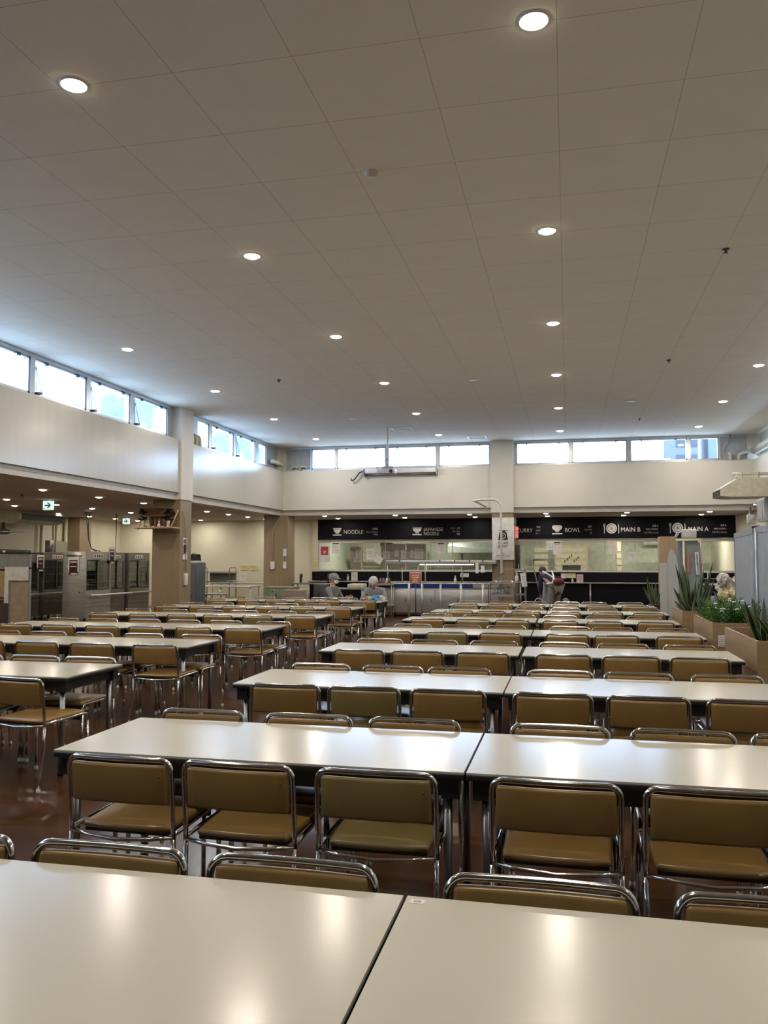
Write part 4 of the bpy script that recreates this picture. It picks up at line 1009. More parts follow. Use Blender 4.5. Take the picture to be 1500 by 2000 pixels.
fposter(-11.92, 18.23, 1.15, 'dark red poster taped on the end of the nearest steel fridge')
fridge(-12.3, 19.5, -11.66, 20.2, 1.70, 'narrow steel open shelf fridge, middle one of the right fridge row', 'mid')
fridge(-12.22, 20.3, -11.6, 21.42, 1.70, 'steel glass fronted fridge, farthest of the right fridge row', 'far')
fposter(-11.585, 19.42, 1.42, 'small dark poster hung between the nearest and middle steel fridges', 'x')
simple('tray_rail', 'steel tray rail along the right fridge row', 'rail', lambda b: ([b.tube([(x, 18.35, .64), (x, 21.5, .64)], .012, 8) for x in (-11.5, -11.4, -11.3)], [b.box(-11.6, y, .6, -11.28, y + .02, .63) for y in (18.6, 19.9, 21.2)]), STEEL)
fridge(-13.9, 17.0, -13.2, 18.7, 1.66, 'dark steel display fridge with red label just right of the beige partition')
fridge(-13.9, 18.9, -13.22, 20.1, 1.70, 'dark steel display fridge in the left row behind the nearest')
fposter(-13.185, 18.72, 1.22, 'small dark poster hung between the two left row fridges', 'x')
simple('tray_rail', 'steel tray rail along the left fridge row', 'rail', lambda b: ([b.tube([(x, 17.0, .66), (x, 20.3, .66)], .012, 8) for x in (-13.1, -13.0, -12.9)], [b.box(-13.2, y, .62, -12.88, y + .02, .65) for y in (17.3, 18.6, 20.0)], [b.tube([(-12.95, y, 0), (-12.95, y, .62)], .02, 8) for y in (17.3, 20.0)]), STEEL)
simple('radio', 'long dark box with small lights lying on the left fridge', 'box', lambda b: (b.box(0, 0, 0, .5, 1.3, .1, 0, .02), b.box(.5, .2, .03, .505, .3, .07, 1)), [BLACK, PAPER_Y], loc=(-13.8, 17.2, 1.665))
t = thing('fuse_box', (-13.5, 19.45, 1.71), 'cream label box and grey breaker standing over the left fridges', 'box')
b = MB(); b.box(-.1, .25, 0, .08, .75, .3, 0, .01); b.done('cream_box', CREAM, t); b = MB(); b.box(-.08, 0, 0, .08, .2, .32, 0, .01); b.box(.08, .07, 0, .1, .13, .2); b.done('breaker', LEG_STEEL, t)
for i in range(12):
    x = (-13.6, -13.55, -13.62)[i % 3]
    simple('milk_bottle', 'pale bottle in the fridge right of the partition, shelf %s, %s in line' % (ORD[4 - i // 3], ORD[i % 3 + 1]), 'bottle', lambda b: b.lathe([(.05, 0), (.05, .15), (.02, .2), (.02, .23)], seg=12), mat('milk', (.45, .5, .5), .4), 'bottles in the left row fridge', (x + .12, 17.75 + (i % 3) * .28, (.735, .932, 1.115, 1.30)[i // 3] if i // 3 else .735))
# hanging cables
def cable(x, y, z0, z1, dx, label):
    t = thing('hanging_cable', (x, y, LC), label, 'cable')
    b = MB(); b.box(-.09, -.05, -.06, .09, .05, 0); b.done('ceiling_rose', TRIM_GREY, t)
    for s in (-.05, .05):
        b = MB(); b.box(s - .03, -.03, -.15, s + .03, .03, -.05, 0, .008); b.done('plug', BLACK, t)
        b = MB(); b.tube([(s, 0, -.15), (s * .3, 0, -.4), (dx * .4, .2, -.75), (dx * .8, .5, z1 - LC + .08), (dx + s, .9, z1 - LC + .012)], .012, 6); b.done('cord', CABLE, t)
cable(-11.75, 18.55, LC, 1.72, -.25, 'pair of black power cords dropping to the nearest steel fridge')
cable(-14.05, 16.9, LC, 1.70, .5, 'pair of black power cords at far left dropping behind partition')
simple('conduit', 'thin metal tube dropping from the low ceiling behind the steel fridges', 'tube', lambda b: b.tube([(0, 0, LC), (0, 0, 0)], .015, 8), LEG_STEEL, loc=(-12.35, 20.9, 0))
# exit signs
def exit_sign(x, y, label, s):
    t = thing('exit_sign', (x, y, 2.56), label, 'exit sign', 'green arrow exit signs')
    b = MB(); b.box(-.12 * s, -.03, 0, .12 * s, .03, .20 * s, 0, .004); b.done('sign_box', mat('exit_glow', (.8, .9, .9), .4, emit=(.75, 1, .95), es=.55), t)
    b = MB(); flat(b, [(-.07 * s, .083 * s), (.05 * s, .083 * s), (.05 * s, .115 * s), (-.07 * s, .115 * s)]); flat(b, [(-.02 * s, .16 * s), (.02 * s, .16 * s), (.08 * s, .099 * s), (.055 * s, .099 * s)]); flat(b, [(-.02 * s, .038 * s), (.02 * s, .038 * s), (.08 * s, .099 * s), (.055 * s, .099 * s)]); flat(b, [(-.1 * s, .02 * s), (-.06 * s, .02 * s), (-.06 * s, .035 * s), (-.1 * s, .035 * s)])
    o = b.done('arrow', mat('exit_green', (.0, .16, .09), .5), t); o.location = (0, -.031, 0)
    b = MB(); b.box(-.03, -.02, .20 * s, .03, .02, LC - 2.56); b.done('bracket', WHITE, t)
exit_sign(-10.62, 15.3, 'lit exit sign with green arrow, nearer one', .95)
exit_sign(-12.68, 22.0, 'lit exit sign with green arrow, farther one', .85)
# big ceiling air conditioner
t = thing('ceiling_air_conditioner', (-14.3, 18.3, 2.46), 'big cream air conditioner with long black grille under the low ceiling', 'air conditioner')
b = MB(); b.poly([(0, 0, .06), (.15, 0, 0), (.62, 0, 0), (.8, 0, .08), (.8, 0, .24), (.7, 0, .32), (0, 0, .32)], 0, (0, 1.85, 0)); b.done('casing', CREAM, t)
b = MB(); b.box(.8, .06, .075, .815, 1.8, .235); b.done('grille', BLACK, t)
simple('ceiling_fan_arm', 'grey fan with thin blade below the big air conditioner', 'fan', lambda b: (b.lathe([(.12, 0), (.16, .03), (.16, .1), (.05, .14), (.03, .30)], seg=16), b.box(.1, -.03, .04, .6, .03, .055)), LEG_STEEL, loc=(-13.9, 18.2, 2.16))
for i, (x, y) in enumerate(((-14.5, 20.6), (-14.5, 21.3), (-14.5, 21.75))):
    simple('wall_pipe', 'cream pipe running down the left wall, %s from camera' % ORD[i + 1], 'pipe', lambda b: b.tube([(0, 0, 0), (0, 0, LC)], .05, 10), PIPE, 'pipes on the left wall', (x, y, 0))
# partitions at far left
t = thing('booth_partition', (-9.9, 14.2, 0), 'beige panel partition with grey frame and white board at far left', 'partition')
xa, _ = at(17, 1200, 14.2); xb, _ = at(57, 1200, 14.2)
b = MB(); b.box(xa + 9.9 + .03, 0, .02, xb + 9.9 - .03, .03, 1.34); b.done('panel', mat('beige_panel', (.42, .33, .24), .6), t)
b = MB(); b.box(xa + 9.9, -.01, 0, xa + 9.9 + .03, .04, 1.36); b.box(xb + 9.9 - .03, -.01, 0, xb + 9.9, .04, 1.62); b.box(xa + 9.9 - 1.2, -.01, 1.34, xb + 9.9, .04, 1.37); b.done('frame', mat('grey_frame', (.28, .28, .28), .4), t)
b = MB(); b.box(xa + 9.9 - 1.2, .0, 1.37, xb + 9.9 - .03, .03, 1.60); b.done('upper_panel', mat('upper_grey', (.26, .27, .25), .5), t)
x0, z0 = at(10, 1107, 14.18); x1, z1 = at(55, 1134, 14.18); x2, z2 = at(16, 1178, 14.18)
b = MB(); b.box(x0 + 9.9, -.03, z1, x1 + 9.9, -.015, z0); b.box(x0 + 9.9, -.03, z2, x2 + 9.9, -.015, z1); b.done('white_board', WHITE, t)
b = MB(); b.box(xa + 9.9 - 1.2, .0, .8, x0 + 9.9, .03, 1.3); b.done('yellow_panel', mat('yellow_wood', (.45, .33, .17), .6), t)
simple('desk', 'dark desk standing behind the left booth partition', 'desk', lambda b: (b.box(-.7, -.3, .66, .5, .3, .70), b.box(-.68, -.28, 0, -.64, .28, .66), b.box(.44, -.28, 0, .48, .28, .66), b.box(-.68, .22, .1, .48, .26, .66)), mat('dark_desk', (.06, .04, .03), .5), loc=(-11.75, 14.75, 0))
# blue grey locker and things behind column
t = thing('locker', (-9.0, 18.9, 0), 'tall blue grey locker standing behind the left column', 'cabinet')
b = MB(); b.box(-.25, -.25, 0, .17, .25, 1.45, 0, .006); b.done('locker_body', mat('locker_blue', (.09, .10, .12), .4), t)
b = MB(); b.box(-.22, -.262, .05, .14, -.25, 1.4); o = b.done('door', mat('locker_blue2', (.11, .12, .145), .4), t)
b = MB(); b.box(.0, -.27, .62, .06, -.262, .64); b.done('handle', BLACK, o)
simple('black_bag', 'black peaked bag lying on a white cloth on the locker', 'bag', lambda b: (b.box(-.2, -.15, 0, .12, .15, .04, 1), b.poly([(-.2, -.1, .04), (.12, -.1, .04), (.09, -.1, .2), (.04, -.1, .17), (-.03, -.1, .22), (-.1, -.1, .16), (-.18, -.1, .21)], 0, (0, .2, 0))), [CUSHION, WHITE], loc=(-9.0, 18.9, 1.45))
def steel_table(x, y, wx, wy, h, label, m=STEEL):
    t = thing('steel_table', (x, y, 0), label, 'table', 'work tables by the back wall')
    b = MB(); b.box(-wx / 2, -wy / 2, h - .03, wx / 2, wy / 2, h, 0, .004); b.done('table_top', m, t)
    for sx in (-1, 1):
        for sy in (-1, 1):
            b = MB(); b.tube([(sx * (wx / 2 - .04), sy * (wy / 2 - .04), 0), (sx * (wx / 2 - .04), sy * (wy / 2 - .04), h - .03)], .016, 8); b.done('leg', LEG_STEEL, t)
    b = MB(); b.box(-wx / 2 + .03, -wy / 2 + .03, .2, wx / 2 - .03, wy / 2 - .03, .215); b.done('lower_shelf', STEEL_D, t)
steel_table(-8.72, 19.55, .5, .4, .66, 'small low steel table with a cup, nearest by left column')
steel_table(-9.15, 21.2, 1.7, .7, .80, 'long steel table in front of the far left column')
steel_table(-9.6, 23.6, 1.9, .7, .82, 'long steel table against the back wall under the yellow notices')
steel_table(-9.75, 19.9, .9, .5, .80, 'steel table half hidden by the blue grey locker')
simple('cup', 'cream cup standing on the small low steel table', 'cup', lambda b: (b.lathe([(.03, 0), (.042, .09), (.037, .09), (.026, .01)], seg=16), b.tube([(-.04, 0, .07), (-.065, 0, .06), (-.06, 0, .03), (-.033, 0, .025)], .005, 6)), CREAM, loc=(-8.6, 19.5, .66))
t = thing('shelf_cart', (-10.6, 23.9, 0), 'dark steel shelf cart with arched ends against the back wall', 'cart')
for sx in (-.48, .48):
    b = MB(); b.tube([(sx - .11, 0, .1), (sx - .11, 0, 1.22), (sx - .08, 0, 1.27), (sx + .08, 0, 1.27), (sx + .11, 0, 1.22), (sx + .11, 0, .1)], .014, 8); b.done('end_frame', LEG_STEEL, t)
for z in (.3, .82, 1.12):
    b = MB(); b.box(-.58, -.2, z, .58, .2, z + .02); b.done('shelf', LEG_STEEL, t)
b = MB(); b.box(-.35, .15, .84, .52, .17, 1.1); b.done('back_panel', mat('grey_panel', (.25, .26, .25), .5), t)
for sx in (-.55, .55):
    b = MB(); b.lathe([(.05, -.015), (.05, .015)], (sx, 0, .05), 12, 0, 'y'); b.box(sx - .01, -.02, .05, sx + .01, .02, .12); b.done('castor', BLACK, t)
notice(-9.62, 1.0, .16, .22, 23.5, 'framed card standing on the table by the back wall', lines=4)
simple('paper_pile', 'untidy pile of papers on the table by the back wall', 'papers', lambda b: [b.box(-.14, -.1, i * .012, .14, .1, i * .012 + .01, i % 2, rot=(0, 0, .3 * i)) for i in range(5)], [PAPER, INK], loc=(-9.95, 23.5, .82))
for i, x in enumerate((-7.25, -6.45)):
    simple('black_dispenser', 'black rounded dispenser at the left end of counter, %s one' % ('left', 'right')[i], 'dispenser', lambda b: (b.box(-.03, -.03, 0, .03, .03, .2, 0, .01), b.ell((.01, 0, .2), (.05, .04, .06), 0, 12)), BLACK, 'black dispensers', (x, 21.9, .87))
steel_table(-6.9, 21.9, 1.1, .5, .87, 'narrow dark table between the far left column and counter', STEEL_D)
def binbox(x, y, wx, wy, h, m, label, stripes=None):
    t = thing('box_container', (x, y, 0), label, 'container')
    b = MB(); b.box(-wx / 2, -wy / 2, 0, wx / 2, wy / 2, h, 0, .01); b.done('box_body', m, t)
    b = MB(); b.box(-wx / 2 - .01, -wy / 2 - .01, h, wx / 2 + .01, wy / 2 + .01, h + .025, 0, .006); b.done('lid', mat('lid_' + m.name, [min(1, c * 1.3) for c in ((.3, .3, .3) if stripes is None else stripes)], .5), t)
    return t
gb = binbox(-6.98, 19.6, .75, .5, .82, mat('green_bin', (.17, .21, .12), .5), 'green waste container with vertical writing behind the back tables', (.2, .22, .16))
b = MB(); b.box(-.2, -.262, .35, -.02, -.255, .78); p_ = b.done('writing_panel', mat('dull_cream', (.32, .32, .24), .6), gb)
for j, c in enumerate('燃えるごみ'): text('lettering', c, -.155, -.263, .70 - j * .075, .07, INK, p_, align='CENTER')
for j, c in enumerate('可燃物'): text('lettering', c, -.065, -.263, .70 - j * .075, .07, INK, p_, align='CENTER')
t = thing('tray_stack', (-6.42, 18.9, 0), 'tall stack of pink trays on a stand near the seated workers', 'tray stack')
b = MB(); b.box(-.25, -.2, 0, .25, .2, .42); b.done('stand', STEEL_D, t)
b = MB()
for i in range(18): b.box(-.25 + .004 * (i % 2), -.2, .42 + i * .021, .25, .2, .42 + i * .021 + .017, 0, .004, 1)
b.done('trays', mat('tray_pink', (.40, .29, .25), .45), t)
simple('dark_bin', 'dark bin with slot at the left end of the serving counter', 'bin', lambda b: (b.box(-.14, -.2, 0, .14, .2, .9, 0, .01), b.box(-.02, -.205, .5, .02, -.2, .7, 1)), [mat('bin_dark', (.04, .045, .05), .4), BLACK], loc=(-6.05, 19.9, 0))
t = thing('dish_trolley', (-5.6, 20.6, 0), 'steel dish trolley with curved side behind the seated workers', 'trolley')
b = MB(); b.box(-.5, -.25, .76, .5, .25, .79); b.box(-.5, -.25, .25, .5, .25, .27); b.done('shelf', STEEL, t)
for sx in (-.48, .48):
    for sy in (-.22, .22):
        b = MB(); b.tube([(sx, sy, 0), (sx, sy, .9)], .015, 8); b.done('post', STEEL, t)
b = MB(); b.box(.1, -.24, .79, .48, .24, .9, 0, .02); b.done('tray_pile', CREAM, t)

# ================================================================== RIGHT SIDE
def blade(b, base, tip, wd, mi=0, mj=1, bend=.0, n=6):
    base = Vector(base); tip = Vector(tip); d = tip - base; side = d.cross(Vector((0.2, 1, 0.1))).normalized()
    nrm = d.cross(side).normalized()
    prev = None
    for i in range(n + 1):
        f = i / n; c = base + d * f + nrm * bend * math.sin(PI * f * .5) * f
        ww = wd * (.55 + .9 * f * (1 - f) * 2) * (1 - f ** 4)
        row = [c - side * ww, c - side * ww * .75 + nrm * .004, c + nrm * .01, c + side * ww * .75 + nrm * .004, c + side * ww]
        vs = [b.bm.verts.new(q) for q in row]; bk = b.bm.verts.new(c - nrm * .006)
        if prev:
            for k in range(4):
                f_ = b.bm.faces.new((prev[0][k], prev[0][k + 1], vs[k + 1], vs[k])); f_.material_index = mj if k in (0, 3) else mi; f_.smooth = True
            f_ = b.bm.faces.new((prev[0][0], vs[0], bk, prev[1])); f_.material_index = mi; f_.smooth = True
            f_ = b.bm.faces.new((prev[0][4], prev[1], bk, vs[4])); f_.material_index = mi; f_.smooth = True
        prev = (vs, bk)
def planter(x, y0, y1, wd, h, label, plant):
    t = thing('planter_box', (x, y0, 0), label, 'planter')
    L = y1 - y0
    b = MB(); b.box(0, 0, .04, .025, L, h); b.box(wd - .025, 0, .04, wd, L, h); b.box(.025, 0, .04, wd - .025, .025, h); b.box(.025, L - .025, .04, wd - .025, L, h); b.box(.02, .02, 0, wd - .02, L - .02, .04); b.done('box', PLANTER_WOOD, t)
    b = MB(); b.box(.025, .025, .1, wd - .025, L - .025, h - .08); b.done('soil', SOIL, t)
    return t
def snake_plant(px, py, z, cnt, hmin, hmax, label, spread=.32, seed=1):
    r_ = random.Random(seed)
    t = thing('snake_plant', (px, py, z), label, 'potted plant')
    for i in range(cnt):
        a = r_.random() * 6.28; q = r_.random() * .14; h = r_.uniform(hmin, hmax); lean = r_.uniform(.05, spread)
        bx_, by_ = q * math.cos(a), q * math.sin(a) * 1.8
        b = MB(); blade(b, (bx_, by_, 0), (bx_ + lean * math.cos(a), by_ + lean * math.sin(a), h), r_.uniform(.018, .029), bend=r_.uniform(0, .05)); b.done('leaf', [LEAF, LEAF_Y], t, recalc=False)
planter(1.52, 7.4, 8.85, .5, .85, 'light wooden planter box, nearest of the three on the right', 0)
P2 = planter(1.50, 9.42, 10.8, .5, .85, 'light wooden planter box with white notice, middle of the three', 0)
planter(1.46, 11.5, 12.65, .5, .85, 'light wooden planter box, farthest of the three on the right', 0)
b = MB(); b.box(.05, -.004, .60, .17, 0, .72); o = b.done('notice_card', PAPER, P2)
b = MB()
for z in (.70, .68, .66, .64, .62): b.box(.06, -.006, z - .004, .16, -.004, z)
b.done('notice_print', mat('grey_ink', (.25, .26, .3), .6), o)
snake_plant(1.76, 8.25, .77, 22, .2, .47, 'snake plant with yellow edged leaves in the nearest planter, left clump', .22, 5)
snake_plant(1.90, 7.75, .77, 17, .15, .42, 'snake plant with yellow edged leaves in the nearest planter, right clump', .25, 9)
snake_plant(1.68, 12.0, .77, 28, .25, .74, 'tall snake plant with upright leaves in the farthest planter', .19, 12)
snake_plant(1.62, 11.7, .77, 10, .12, .3, 'low snake plant leaning left at the front of farthest planter', .45, 21)
def fern(px, py, z, label, seed, L=.42, cnt=46, spread=(.22, .5)):
    r_ = random.Random(seed); b = MB()
    for i in range(cnt):
        a = r_.random() * 6.28; bx_, by_ = r_.uniform(-spread[0], spread[0]) * .8, r_.uniform(-spread[1], spread[1])
        up = r_.uniform(.6, 2.2); d = Vector((math.cos(a), math.sin(a), up)).normalized(); c = Vector((bx_, by_, 0)); ln = L * r_.uniform(.5, 1)
        side = d.cross(Vector((0, 0, 1))).normalized(); prevp = c
        for k in range(9):
            f = k / 8; p = c + d * ln * f + Vector((0, 0, -.12 * f * f)); w_ = .055 * (1 - f * .8)
            for s in (-1, 1):
                q = p + side * s * w_ + d * .02 + Vector((0, 0, .008)); b.poly([p, p + d * .012, q + d * .01, q - d * .006], 0)
            prevp = p
    o = b.done('fern', FERN, recalc=False); o.location = (px, py, z); tag(o, label, 'potted plant')
fern(1.76, 10.05, .80, 'bushy green fern filling the middle planter', 3, .47, 240, (.24, .55))
fern(1.80, 12.3, .80, 'light green feathery fern beside tall snake plant', 8, .42, 26, (.1, .15))
b = MB()
r_ = random.Random(4)
for i in range(26):
    c = (r_.uniform(-.2, .2), r_.uniform(-.5, .4), r_.uniform(.12, .26))
    for q in range(5): b.ell((c[0] + .012 * math.cos(q * 1.257), c[1] + .012 * math.sin(q * 1.257), c[2]), (.010, .010, .008), 0, 5)
o = b.done('white_flowers', MASKC); o.location = (1.74, 9.9, .82); tag(o, 'tiny white flowers dotted over the fern in the middle planter', 'flowers', kind='stuff')
t = thing('plant_pot', (1.52, 15.6, 0), 'dark red square pot beyond the last tables at right', 'pot')
b = MB(); b.poly([(-.09, -.09, .5), (.09, -.09, .5), (.11, -.11, .72), (-.11, -.11, .72)], 0, (0, .2, 0)); b.done('pot_body', mat('dark_red_pot', (.07, .02, .015), .4), t)
b = MB(); b.box(-.12, -.1, 0, .12, .12, .5); b.done('pot_stand', STEEL_D, t)
snake_plant(1.52, 15.6, .72, 10, .2, .52, 'small upright snake plant in the dark red pot', .16, 31)

# acrylic partition and tall wooden box
t = thing('acrylic_partition', (1.5, 13.8, 0), 'translucent white partition with rounded top between tables and planters', 'partition')
b = MB(); b.box(-.08, 0, 0, .03, .012, 1.47); b.done('left_sheet', ACRYL, t)
b = MB(); pts = [(.03, .3), (.20, .3), (.20, 1.4), (.17, 1.58), (.13, 1.67), (.09, 1.69), (.06, 1.64), (.035, 1.5), (.03, 1.4)]
b.poly([(p[0], -.03, p[1]) for p in pts], 0, (0, .012, 0)); b.box(.03, -.03, 0, .2, .0, .3); b.done('rounded_sheet', ACRYL, t)
t = thing('tall_wooden_box', (1.94, 17.4, 0), 'tall light wooden box column behind the translucent partition', 'cabinet')
b = MB(); b.box(-.15, -.15, 0, .16, .25, 1.98, 0, .005); b.done('box', wood_mat('box_wood', (.34, .23, .12), (.42, .29, .16), .5), t)
# umbrella cover dispenser / return stand
t = thing('dispenser_stand', (2.18, 16.0, 0), 'tall grey dispenser stand with white hinged top and vertical Japanese label', 'stand')
GS = mat('stand_grey', (.20, .22, .22), .45)
b = MB(); b.poly([(-.10, 0, 1.86), (.18, 0, 1.86), (.26, -.1, .0), (-.08, -.1, .0)], 0, (0, .03, 0)); b.done('front_panel', GS, t)
b = MB(); b.poly([(-.2, .05, 1.86), (-.1, .05, 1.86), (-.1, .0, .0), (-.22, .0, .0)], 0, (0, .3, 0)); b.done('side_panel', GS, t)
b = MB(); b.tube([(-.24, -.02, 1.88), (.2, -.02, 1.88)], .028, 10); b.lathe([(.035, -.03), (.035, .04)], (.17, -.02, 1.86), 12, 0, 'y'); b.done('roller', CREAM, t)
b = MB(); b.box(-.14, -.03, 1.92, .12, .01, 2.08, 0, .01, rot=(.35, 0, 0)); b.done('hinged_top', WHITE, t)
b = MB(); b.box(-.24, -.06, 1.92, -.2, .1, 2.02, 0, .01, rot=(0, .5, 0)); b.done('side_flap', GREY_P, t)
b = MB(); b.poly([(.08, -.03, 1.66), (.145, -.03, 1.66), (.155, -.05, 1.25), (.095, -.05, 1.25)], 0, (0, -.012, 0)); o = b.done('label_strip', WHITE, t)
for j, c in enumerate('ご自由にお使い下さい'):
    text('lettering', c, .115 + j * .0015, -.046 - j * .0022, 1.61 - j * .038, .042, INK, o, align='CENTER')
b = MB(); b.box(-.07, -.045, 1.28, .0, -.03, 1.64); b.done('pink_panel', mat('pink_label', (.35, .16, .15), .5), t)
b = MB(); b.tube([(-.11, -.03, 1.86), (-.10, -.06, .3)], .02, 8); b.done('tube', CREAM, t)

# grey screens
def screen(x0, y0, x1, y1, h, label):
    t = thing('folding_screen', (x0, y0, 0), label, 'partition', 'grey partition screens')
    L = math.hypot(x1 - x0, y1 - y0); t.rotation_euler = (0, 0, math.atan2(y1 - y0, x1 - x0))
    b = MB(); b.box(.04, -.012, .1, L - .04, .012, h - .07); b.done('panel', GREY_P, t)
    b = MB(); b.box(0, -.02, 0, .04, .02, h); b.box(L - .04, -.02, 0, L, .02, h); b.box(0, -.02, h - .07, L, .02, h); b.box(0, -.02, .06, L, .02, .1); b.box(.04, -.014, .82, L - .04, .014, .84); b.done('frame', GREY_F, t)
    b = MB(); b.tube([(0, 0, h), (0, 0, h + .02)], .03, 10); b.box(-.04, -.2, 0, .04, .2, .03); b.box(L - .04, -.2, 0, L + .04, .2, .03); b.done('foot', BLACK, t)
screen(2.16, 10.5, 2.35, 12.67, 1.9, 'grey partition screen standing behind the planters, farther one')
screen(2.28, 8.1, 2.11, 10.1, 1.9, 'grey partition screen at the right edge, nearer one')
simple('screen_post', 'slim aluminium post with black cap between the two grey screens', 'post', lambda b: (b.tube([(0, 0, .02), (0, 0, 1.9)], .028, 12), b.lathe([(.032, 1.9), (.032, 1.92)], seg=12, mi=1), b.box(-.12, -.12, 0, .12, .12, .02, 1)), [GREY_F, BLACK], loc=(2.15, 10.3, 0))
# rack frames and bags far right
t = thing('tube_rack', (3.6, 21.6, 0), 'white tube rack in front of the counter below MAIN A', 'rack')
b = MB()
for (x0, x1, z0, z1) in ((-.25, .12, .2, 1.2), (.13, .55, .2, 1.2), (-.5, .2, .2, 1.05)):
    b.tube([(x0, 0, 0), (x0, 0, z1), (x1, 0, z1), (x1, 0, 0)], .012, 6)
b.tube([(-.6, 0, .9), (.6, 0, .9)], .014, 6); b.done('rack_frame', WHITE, t)
b = MB(); b.poly([(-.7, -.05, .92), (-.45, -.05, .5), (-.62, -.05, .45)], 0, (0, .02, 0)); b.done('hung_card', mat('sage', (.3, .36, .28), .6), t)
crumple(simple('crumpled_sack', 'crumpled white and yellow plastic sack beside the far grey screen', 'bag', lambda b: [b.ell((.13 * math.sin(i * 2.1), .1 * math.cos(i * 1.3), .12 + i * .045), (.14 - i * .004, .12, .09), 0 if i > 3 else 1, 9, rot=(i, i * .7, 0)) for i in range(9)], [mat('sack_white', (.55, .50, .46), .35, noise=.25, scale=14, bump=.8), mat('sack_yellow', (.50, .42, .22), .4, noise=.25, scale=14)], loc=(2.62, 14.6, .72)), .017)
simple('sack_table', 'low table carrying bags behind the planters at right', 'table', lambda b: (b.box(-.7, -.3, .68, .5, .3, .72), [b.box(x, y, 0, x + .04, y + .04, .68) for x in (-.68, .44) for y in (-.28, .24)]), WHITE, loc=(2.4, 14.6, 0))
for i, (x, cc) in enumerate(((1.76, 'pink'), (2.2, 'white'), (2.32, 'striped'))):
    simple('shopping_bag', '%s bag on the low table behind the planters' % cc, 'bag', lambda b: (b.box(-.07, -.06, 0, .07, .06, .2, 0, .03), b.tube([(-.04, -.06, .2), (-.03, -.06, .27), (.03, -.06, .27), (.04, -.06, .2)], .005, 5), b.box(-.071, -.061, .08, .071, .061, .12, 1)), [mat('bag_' + cc, {'pink': (.5, .2, .22), 'white': (.6, .6, .6), 'striped': (.45, .4, .5)}[cc], .5), PAPER_P if i else RED], loc=(x, 14.55, .72))

# ================================================================== PEOPLE
def skin_mesh(name, verts, edges, m, parent, sub=2, root=0, bake=True):
    me = bpy.data.meshes.new(name); me.from_pydata([v[:3] for v in verts], edges, []); o = bpy.data.objects.new(name, me); COL.objects.link(o)
    md = o.modifiers.new('skin', 'SKIN'); md.use_smooth_shade = True
    for i, v in enumerate(verts):
        sv = me.skin_vertices[0].data[i]; r0 = v[3] if isinstance(v[3], tuple) else (v[3], v[3]); sv.radius = r0; sv.use_root = (i == root)
    s = o.modifiers.new('sub', 'SUBSURF'); s.levels = sub; s.render_levels = sub
    dg = bpy.context.evaluated_depsgraph_get(); dg.update()
    nm = bpy.data.meshes.new_from_object(o.evaluated_get(dg)); o.modifiers.clear(); o.data = nm; nm.materials.clear(); nm.materials.append(m)
    for p in nm.polygons: p.use_smooth = True
    if parent: o.parent = parent
    return o
def chainv(V, E, pts, start=None):
    prev = start
    for p in pts:
        V.append(p); i = len(V) - 1
        if prev is not None: E.append((prev, i))
        prev = i
    return prev
def head_mesh(o_loc, rot, parent, name='head'):
    b = MB()
    vs = b.ell((0, 0, 0), (.074, .092, .112), 0, 20)
    for v in vs:
        if v.co.z < -.02: v.co.x *= 1 - .25 * (-v.co.z - .02) / .09; v.co.y *= 1 - .12 * (-v.co.z) / .11
        if v.co.y > .05: v.co.y -= .01 * abs(v.co.x) / .07
    b.ell((0, .092, -.018), (.012, .018, .02), 0, 8)
    b.ell((0, .084, -.055), (.024, .009, .006), 1, 8)
    for s in (-1, 1): b.ell((s * .03, .079, .008), (.013, .008, .006), 2, 8); b.ell((s * .03, .083, .03), (.018, .006, .003), 3, 6); b.ell((s * .076, 0, -.008), (.010, .02, .03), 0, 8)
    b.tube([(0, -.01, -.06), (0, -.02, -.16)], [.046, .052], 12)
    o = b.done(name, [SKIN, mat('lips', (.35, .12, .1), .5), mat('eyes', (.05, .04, .04), .3), HAIR], parent)
    o.location = o_loc; o.rotation_euler = rot
    return o
def hand(V, E, wrist_i, w, d, side, curl=.5, s=1.0):
    # w wrist point, d unit direction of the hand, side unit vector towards the thumb
    w = Vector(w); d = Vector(d).normalized(); side = Vector(side).normalized(); n = d.cross(side).normalized()
    palm = w + d * .055 * s; V.append((*palm, (.026 * s, .015 * s))); pi = len(V) - 1; E.append((wrist_i, pi))
    for k, (off, ln) in enumerate(((.026, .068), (.009, .076), (-.009, .07), (-.026, .054))):
        a = w + d * .085 * s + side * off * s; p1 = a + (d * (1 - curl * .3) + n * -curl * .4) * ln * .45 * s; p2 = p1 + (d * (1 - curl) + n * -curl) * ln * .4 * s; p3 = p2 + (d * (.6 - curl) + n * -curl * 1.2) * ln * .3 * s
        chainv(V, E, [(*a, .0095 * s), (*p1, .0088 * s), (*p2, .0078 * s), (*p3, .006 * s)], pi)
    a = w + d * .03 * s + side * .028 * s; chainv(V, E, [(*a, .011 * s), (*(a + (side * .7 + d) * .028 * s), .0095 * s), (*(a + (side * .8 + d * 1.9) * .035 * s), .0075 * s)], wrist_i)
